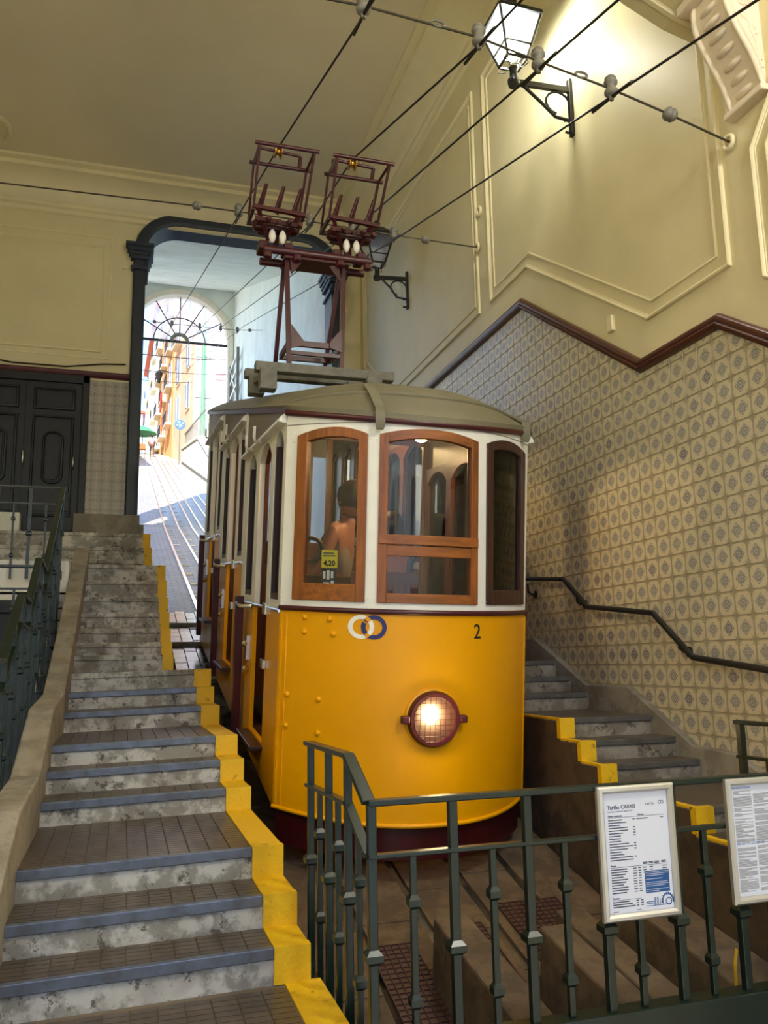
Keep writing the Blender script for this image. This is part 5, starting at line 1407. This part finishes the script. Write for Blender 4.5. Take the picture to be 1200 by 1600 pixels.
def person(name_label, M0, pose, shirt, lower, hair_vol, face, shoes=True, sleeves=True):
    # pose: joints in local metres, base at floor
    J = pose; t = thing('person', name_label, 'person', M=M0)
    ed = [('pel','sp'),('sp','ch'),('ch','nk'),('nk','hd0'),('ch','shl'),('shl','ell'),('ell','wrl'),('ch','shr'),('shr','elr'),('elr','wrr'),('pel','hpl'),('hpl','knl'),('knl','anl'),('anl','tol'),('pel','hpr'),('hpr','knr'),('knr','anr'),('anr','tor')]
    rd = dict(pel=.13,sp=.125,ch=(.15,.12),nk=.055,hd0=.06,shl=.062,shr=.062,ell=.043,elr=.043,wrl=.030,wrr=.030,hpl=.095,hpr=.095,knl=.062,knr=.062,anl=.042,anr=.042,tol=.034,tor=.034)
    bm_ = person_mesh('body', J, ed, rd, M['skin'], 'pel')
    b = bpy.data.objects.new('body', bm_); COL.objects.link(b); b.parent = t
    # clothing: slightly larger skin around trunk and legs
    te = [('pel','sp'),('sp','ch'),('ch','shl'),('ch','shr')]
    tj = {k: J[k] for k in ('pel','sp','ch','shl','shr')}
    tr_ = {k: ((rd[k][0]+.014, rd[k][1]+.014) if isinstance(rd[k], tuple) else rd[k]+.014) for k in tj}
    if sleeves:
        for s_ in 'lr':
            tj['el'+s_] = J['el'+s_]; te.append(('sh'+s_, 'el'+s_)); tr_['el'+s_] = rd['el'+s_]+.014
    o = bpy.data.objects.new('shirt', person_mesh('shirt', tj, te, tr_, M[shirt], 'pel')); COL.objects.link(o); o.parent = t
    le = [('pel','hpl'),('hpl','knl'),('knl','anl'),('pel','hpr'),('hpr','knr'),('knr','anr')]
    lj = {k: J[k] for k in ('pel','hpl','knl','anl','hpr','knr','anr')}
    o = bpy.data.objects.new('trousers', person_mesh('trousers', lj, le, {k: rd[k]+.013 for k in lj}, M[lower], 'pel')); COL.objects.link(o); o.parent = t
    hc_ = Vector(J['hd0'])+Vector((0,0,.115)); head_mb(hc_, .105, face).obj('head', M['skin'], t, 60)
    hair_mb(hc_, .105, face, hair_vol).obj('hair', M['hair'], t, 60)
    for s_, e in (('l',-1),('r',1)):
        q = MB(); f_ = Vector(J['wr'+s_])-Vector(J['el'+s_]); hand(J['wr'+s_], f_, e, None, q); q.obj('hand', M['skin'], t, 60)
    for s_ in 'lr':
        a, c = Vector(J['an'+s_]), Vector(J['to'+s_]); MB().tube([a-(c-a)*.35+Vector((0,0,-.03)), a.lerp(c,.5)+Vector((0,0,-.02)), c+(c-a)*.2+Vector((0,0,-.005))], [.036,.042,.03], 8).obj('shoe', M['rubber'], t, 60)
    return t
# driver, standing and leaning towards the window ledge
drv = dict(pel=(.02,.05,.90),sp=(.05,.02,1.08),ch=(.09,-.02,1.30),nk=(.13,-.05,1.45),hd0=(.15,-.07,1.50),shl=(.00,-.17,1.37),ell=(-.10,-.22,1.12),wrl=(-.22,-.20,.98),shr=(.16,.13,1.38),elr=(.10,.20,1.14),wrr=(-.06,.16,1.0),
  hpl=(.0,-.05,.86),knl=(-.03,-.06,.48),anl=(0,-.05,.09),tol=(-.14,-.06,.04),hpr=(.03,.13,.86),knr=(.0,.14,.48),anr=(.04,.14,.09),tor=(-.10,.14,.04))
person('bare-armed person in a grey top standing in the tram behind the fare card', TM @ Matrix.Translation((-.34,.85,-.86)), drv, 'shirt_grey', 'trousers', 1.16, (-1,-.3,-.2), sleeves=False)
sit = dict(pel=(0,0,.50),sp=(0,-.02,.42),ch=(0,-.01,.90),nk=(0,.0,1.06),hd0=(0,.01,1.11),shl=(-.18,0,.98),ell=(-.24,.10,.74),wrl=(-.12,.30,.62),shr=(.18,0,.98),elr=(.24,.10,.74),wrr=(.12,.30,.62),
  hpl=(-.09,.04,.49),knl=(-.10,.42,.50),anl=(-.10,.44,.09),tol=(-.10,.58,.04),hpr=(.09,.04,.49),knr=(.10,.42,.50),anr=(.10,.44,.09),tor=(.10,.58,.04))
person('person with short black hair seated with the back to the wide tram window', TM @ Matrix.Translation((.56,2.20,-.56)), sit, 'shirt_dark', 'trousers', 1.2, (0,1,0))
wk = dict(pel=(0,0,.92),sp=(0,0,1.10),ch=(0,.01,1.34),nk=(0,.02,1.48),hd0=(0,.03,1.53),shl=(-.18,.0,1.41),ell=(-.25,.06,1.14),wrl=(-.22,.22,1.0),shr=(.18,0,1.41),elr=(.27,.02,1.15),wrr=(.33,.16,1.02),
  hpl=(-.09,0,.88),knl=(-.10,.14,.50),anl=(-.10,.02,.10),tol=(-.10,.18,.05),hpr=(.09,0,.88),knr=(.11,-.02,.48),anr=(.11,-.16,.12),tor=(.12,-.02,.05))
person('person in a pink shirt and brown trousers walking up the street', Matrix.Translation((1.58,63.8,SZ(63.8)+.0)), wk, 'shirt_pink', 'trousers', 1.12, (0,1,0))

# ---- street: houses
def house(name, label, A, B, zt, wall, rows, cols, depth=8, zb=None, bal=(), roof=True, win='win_dark', zrow=3.0, flip=False):
    A, B = Vector((*A,0)), Vector((*B,0)); d = (B-A).normalized(); nrm = Vector((d.y,-d.x,0))
    if nrm.dot(Vector((1.5,A.y,0))-A) < 0 and abs(nrm.x) > .5: nrm = -nrm
    if abs(nrm.y) > .7 and (nrm.y > 0) != flip: nrm = -nrm
    zb = zb if zb is not None else min(SZ(A.y), SZ(B.y))-1
    t = thing(name, label, 'building', (A.x, A.y, zb)); T = Matrix.Translation((A.x,A.y,zb))
    L_ = (B-A).length
    def P(u, z, o=0): return A+d*u+nrm*o+Vector((0,0,z))
    def bx_(u0, u1, z0, z1, o0, o1): return MB().hexa([P(u0,z0,o0),P(u1,z0,o0),P(u1,z0,o1),P(u0,z0,o1),P(u0,z1,o0),P(u1,z1,o0),P(u1,z1,o1),P(u0,z1,o1)])
    bx_(0, L_, zb, zt, -depth, 0).loc(T).obj('wall', M[wall], t)
    if roof:
        bx_(-.3, L_+.3, zt, zt+.35, -depth, .45).loc(T).obj('eave', M['terracotta'], t)
    for r_ in range(rows):
        for c in range(cols):
            u = (c+.5)*L_/cols; w_ = min(.55, L_/cols*.28); z0 = zt-1.2-zrow*(r_+1)+.3
            if z0 < SZ(P(u,0).y)+.4: continue
            wn = bx_(u-w_-.15, u+w_+.15, z0-.15, z0+1.95, -.02, .07).loc(T).obj('window', M['cream_wall'], t)
            bx_(u-w_, u+w_, z0, z0+1.8, -.02, .10).loc(T).obj('pane', M[win], wn)
            bx_(u-.04, u+.04, z0, z0+1.8, .09, .12).loc(T).obj('mullion', M['white_wall'], wn)
            if bal == 'all' or (r_, c) in bal:
                bo = bx_(u-w_-.4, u+w_+.4, z0-.28, z0-.12, 0, .45).loc(T).obj('balcony', M['cream_wall'], t)
                q = MB()
                for k in range(9):
                    uu = u-w_-.35+k*(2*w_+.7)/8; q.bar(P(uu,z0-.12,.42),P(uu,z0+.75,.42),.03,.03)
                q.bar(P(u-w_-.4,z0+.75,.42),P(u+w_+.4,z0+.75,.42),.05,.05); q.loc(T).obj('balcony_railing', M['iron_black'], bo)
    return t
house('town_house', 'salmon town house at the near end of the row up the street', (3.95,55.5), (3.05,63), 38, 'salmon_wall', 6, 2, depth=4, bal=((2,0),(3,1)))
house('town_house', 'orange town house with balconies beyond the salmon one', (3.01,63.35), (2.25,75), 39, 'orange_wall', 6, 3, depth=4, bal='all')
house('town_house', 'cream town house farther up the street beyond the orange one', (2.22,75.3), (1.65,95), 34, 'cream_wall', 4, 3, bal='all')
house('town_house', 'pale lilac house closing the street at the top', (1.5,112), (-3,112), 34.5, 'lilac_wall', 3, 3)
house('town_house', 'plain white house with few windows behind the ribbed parapet', (9.5,52.3), (4.06,52.3), 36, 'white_wall', 4, 3, depth=2.8, zrow=4.5, win='lilac_wall')
house('town_house', 'pale house on the shaded side of the street', (-3.4,40), (-2.6,75), 30, 'cream_wall', 3, 5, bal='all')
# parapet with ribs, stair and railing
pp = thing('ribbed_parapet', 'white parapet wall with vertical ribs rising beside the street', 'wall', (3.6,48,SZ(48))); TP_ = Matrix.Translation((3.6,48,SZ(48)))
def pxz(u): return 3.80+(3.36-3.80)*(u-40.8)/(57-40.8)
ptop = [(40.0,11.3),(46.5,14.1),(57,16.0)]
def zt_(y): return curve_at(ptop, y)
q = MB()
for a, b in ((40.0,46.5),(46.5,57)):
    q.hexa([(pxz(a),a,SZ(a)-.5),(pxz(a)+.5,a,SZ(a)-.5),(pxz(b)+.5,b,SZ(b)-.5),(pxz(b),b,SZ(b)-.5),(pxz(a),a,zt_(a)),(pxz(a)+.5,a,zt_(a)),(pxz(b)+.5,b,zt_(b)),(pxz(b),b,zt_(b))])
q.loc(TP_).obj('wall', M['ins_grey'], pp)
for a, b in ((40.0,46.5),(46.5,57)): MB().bar((pxz(a)+.2,a,zt_(a)+.06),(pxz(b)+.2,b,zt_(b)+.06),.6,.14).loc(TP_).obj('coping', M['cream_wall'], pp)
for k in range(34):
    y = 40.6+k*.48
    if y < 56.6: MB().hexa([(pxz(y)-.07,y,SZ(y)+.25),(pxz(y)+.02,y,SZ(y)+.25),(pxz(y)+.02,y+.33,SZ(y)+.33),(pxz(y)-.07,y+.33,SZ(y)+.33),(pxz(y)-.07,y,zt_(y)-.2),(pxz(y)+.02,y,zt_(y)-.2),(pxz(y)+.02,y+.33,zt_(y)-.14),(pxz(y)-.07,y+.33,zt_(y)-.14)]).loc(TP_).obj('rib', M['white_wall'], pp)
pr_ = thing('parapet_railing', 'grey picket railing on top of the ribbed parapet', 'railing', (3.6,50,15)); TPR = Matrix.Translation((3.6,50,15))
MB().bar((pxz(45)+.2,45,zt_(46.5)+1.2),(pxz(57)+.2,57,zt_(57)+1.1),.08,.08).loc(TPR).obj('top_rail', M['ins_grey'], pr_)
for k in range(22): y = 46+k*.5; MB().bar((pxz(y)+.2,y,zt_(y)+.1),(pxz(y)+.2,y,zt_(y)+1.15),.04,.04).loc(TPR).obj('picket', M['ins_grey'], pr_)
# green wire pole
gp = thing('wire_pole', 'green tapered pole carrying the street wires before the white house', 'pole', (4.28,51.9,SZ(52))); TGP = Matrix.Translation((4.28,51.9,SZ(52)))
MB().lathe([(.17,0),(.17,3.6),(.12,3.8),(.11,8.0),(.085,8.1),(.08,10.2),(.02,10.5)], (4.28,51.9,SZ(52)), (0,0,1), 14).loc(TGP).obj('shaft', M['green_pole'], gp, 30)
for z in (4.6, 7.3, 9.0): MB().tube([(4.28-.5,51.9,SZ(52)+z),(4.28+.5,51.9,SZ(52)+z)], .03, 6).loc(TGP).obj('cross_arm', M['iron_black'], gp)
# round blue sign
sg = thing('road_sign', 'round blue road sign on a thin post by the ribbed parapet', 'sign', (3.15,56,SZ(56))); TSG = Matrix.Translation((3.15,56,SZ(56)))
MB().tube([(3.15,56,SZ(56)),(3.15,56,SZ(56)+2.7)], .04, 8).loc(TSG).obj('post', M['ins_grey'], sg, 60)
MB().lathe([(.34,-.01),(.36,0),(.34,.01)], (3.15,55.95,SZ(56)+2.75), (0,-1,0), 24).loc(TSG).obj('disc', M['sign_blue'], sg)
q = MB(); q.box(3.12,3.16,55.92,55.94,SZ(56)+2.5,SZ(56)+3.0)
for dx, dz in ((-.16,-.05),(.10,-.08),(.18,.10),(-.12,.14)): q.box(3.15+dx-.05,3.15+dx+.05,55.92,55.94,SZ(56)+2.75+dz-.05,SZ(56)+2.75+dz+.05)
q.loc(TSG).obj('symbol', M['white_mark'], sg)
# street lantern on the orange house, washing, parasol, chairs
sl_ = thing('street_lantern', 'black street lantern on a bracket of the orange house', 'lantern', (2.9,66,27)); TSL = Matrix.Translation((2.9,66,27))
MB().tube([(2.75,66,24.6),(2.0,66,24.7)], .04, 6).loc(TSL).obj('arm', M['iron_black'], sl_)
MB().lathe([(.10,-.8),(.28,-.1),(.32,0),(.10,.25),(.02,.4)], (2.0,66,24.4), (0,0,1), 6).loc(TSL).obj('lamp_head', M['iron_black'], sl_)
def cloth(nm, lab, mat, p, w_, h):
    q = MB(); n = 6; x, y, z = p
    for k in range(n):
        a = -w_/2+w_*k/n; b = a+w_/n; oa = .05*math.sin(k*1.7); ob = .05*math.sin((k+1)*1.7)
        q.hexa([(x+oa,y+a,z-h),(x+oa+.03,y+a,z-h),(x+ob+.03,y+b,z-h),(x+ob,y+b,z-h),(x+oa,y+a,z),(x+oa+.03,y+a,z),(x+ob+.03,y+b,z),(x+ob,y+b,z)])
    return tag(q.obj(nm, M[mat], None), lab, 'laundry')
cloth('laundry', 'red cloth hanging from a balcony of the orange house', 'red_cloth', (2.25,68,23.4), 1.0, 1.5)
cloth('laundry', 'orange cloth hanging low on the orange house', 'orange_cloth', (2.3,66.5,20.9), .9, 1.0)
cloth('laundry', 'pale cloth hanging high on the orange house', 'white_wall', (1.95,72,28.0), 1.4, 1.6)
q = MB()
x, y, z = 6.6, 52.2, SZ(52)+12.0
tag(MB().hexa([(x-2.2,y-1,z),(x+1.2,y-1,z),(x+1.2,y,z+.2),(x-2.2,y,z+.2),(x-2.2,y-1,z+.5),(x+1.2,y-1,z+.5),(x+1.2,y,z+1.3),(x-2.2,y,z+1.3)]).obj('awning', simple('awning_pink', lin(226,150,170), .8), None), 'pink awning on the upper floor of the white house', 'awning')
tag(MB().box(5.1,5.75,52.2,52.25,SZ(52)+6.0,SZ(52)+6.9).obj('laundry', simple('cloth_pink', lin(214,140,156), .8), None), 'pink cloth hanging on the white house wall', 'laundry')
um = thing('parasol', 'green parasol at a small terrace up the street', 'parasol', (.95,70,SZ(70))); TU = Matrix.Translation((.95,70,SZ(70)))
MB().tube([(.95,70,SZ(70)),(.95,70,SZ(70)+2.3)], .04, 6).loc(TU).obj('pole', M['ins_grey'], um)
MB().lathe([(1.2,1.7),(1.15,1.75),(.5,2.2),(.03,2.4)], (.95,70,SZ(70)), (0,0,1), 10).loc(TU).obj('canopy', M['green_cloth'], um)
for k, (x, y) in enumerate(((.55,66.5),(.95,67.5))):
    ch = thing('cafe_chair', 'orange terrace chair below the green parasol', 'chair', (x,y,SZ(y)), 'orange terrace chairs'); TC = Matrix.Translation((x,y,SZ(y)))
    MB().box(x-.25,x+.25,y-.25,y+.25,SZ(y)+.42,SZ(y)+.48).loc(TC).obj('seat', M['orange_cloth'], ch); MB().box(x-.25,x+.25,y+.20,y+.26,SZ(y)+.48,SZ(y)+.95).loc(TC).obj('backrest', M['orange_cloth'], ch)
    for dx in (-.22,.22):
        for dy in (-.22,.22): MB().box(x+dx-.02,x+dx+.02,y+dy-.02,y+dy+.02,SZ(y),SZ(y)+.42).loc(TC).obj('leg', M['iron_black'], ch)

house('town_house', 'unseen pale house added across the road to cut sky reflections', (-12,-13), (14,-13), 6.5, 'white_wall', 2, 7, flip=True, zb=-4)  # added behind the camera to block bright sky from the tram glass
fl5 = struct(MB().box(-14, 16, -14, -4, -1.9, -1.6).obj('floor_road', M['asphalt_light']))
fl6 = struct(MB().box(-3.5, XW, -4, 2.0, -1.9, -.75).obj('floor_entrance', M['cobble']))
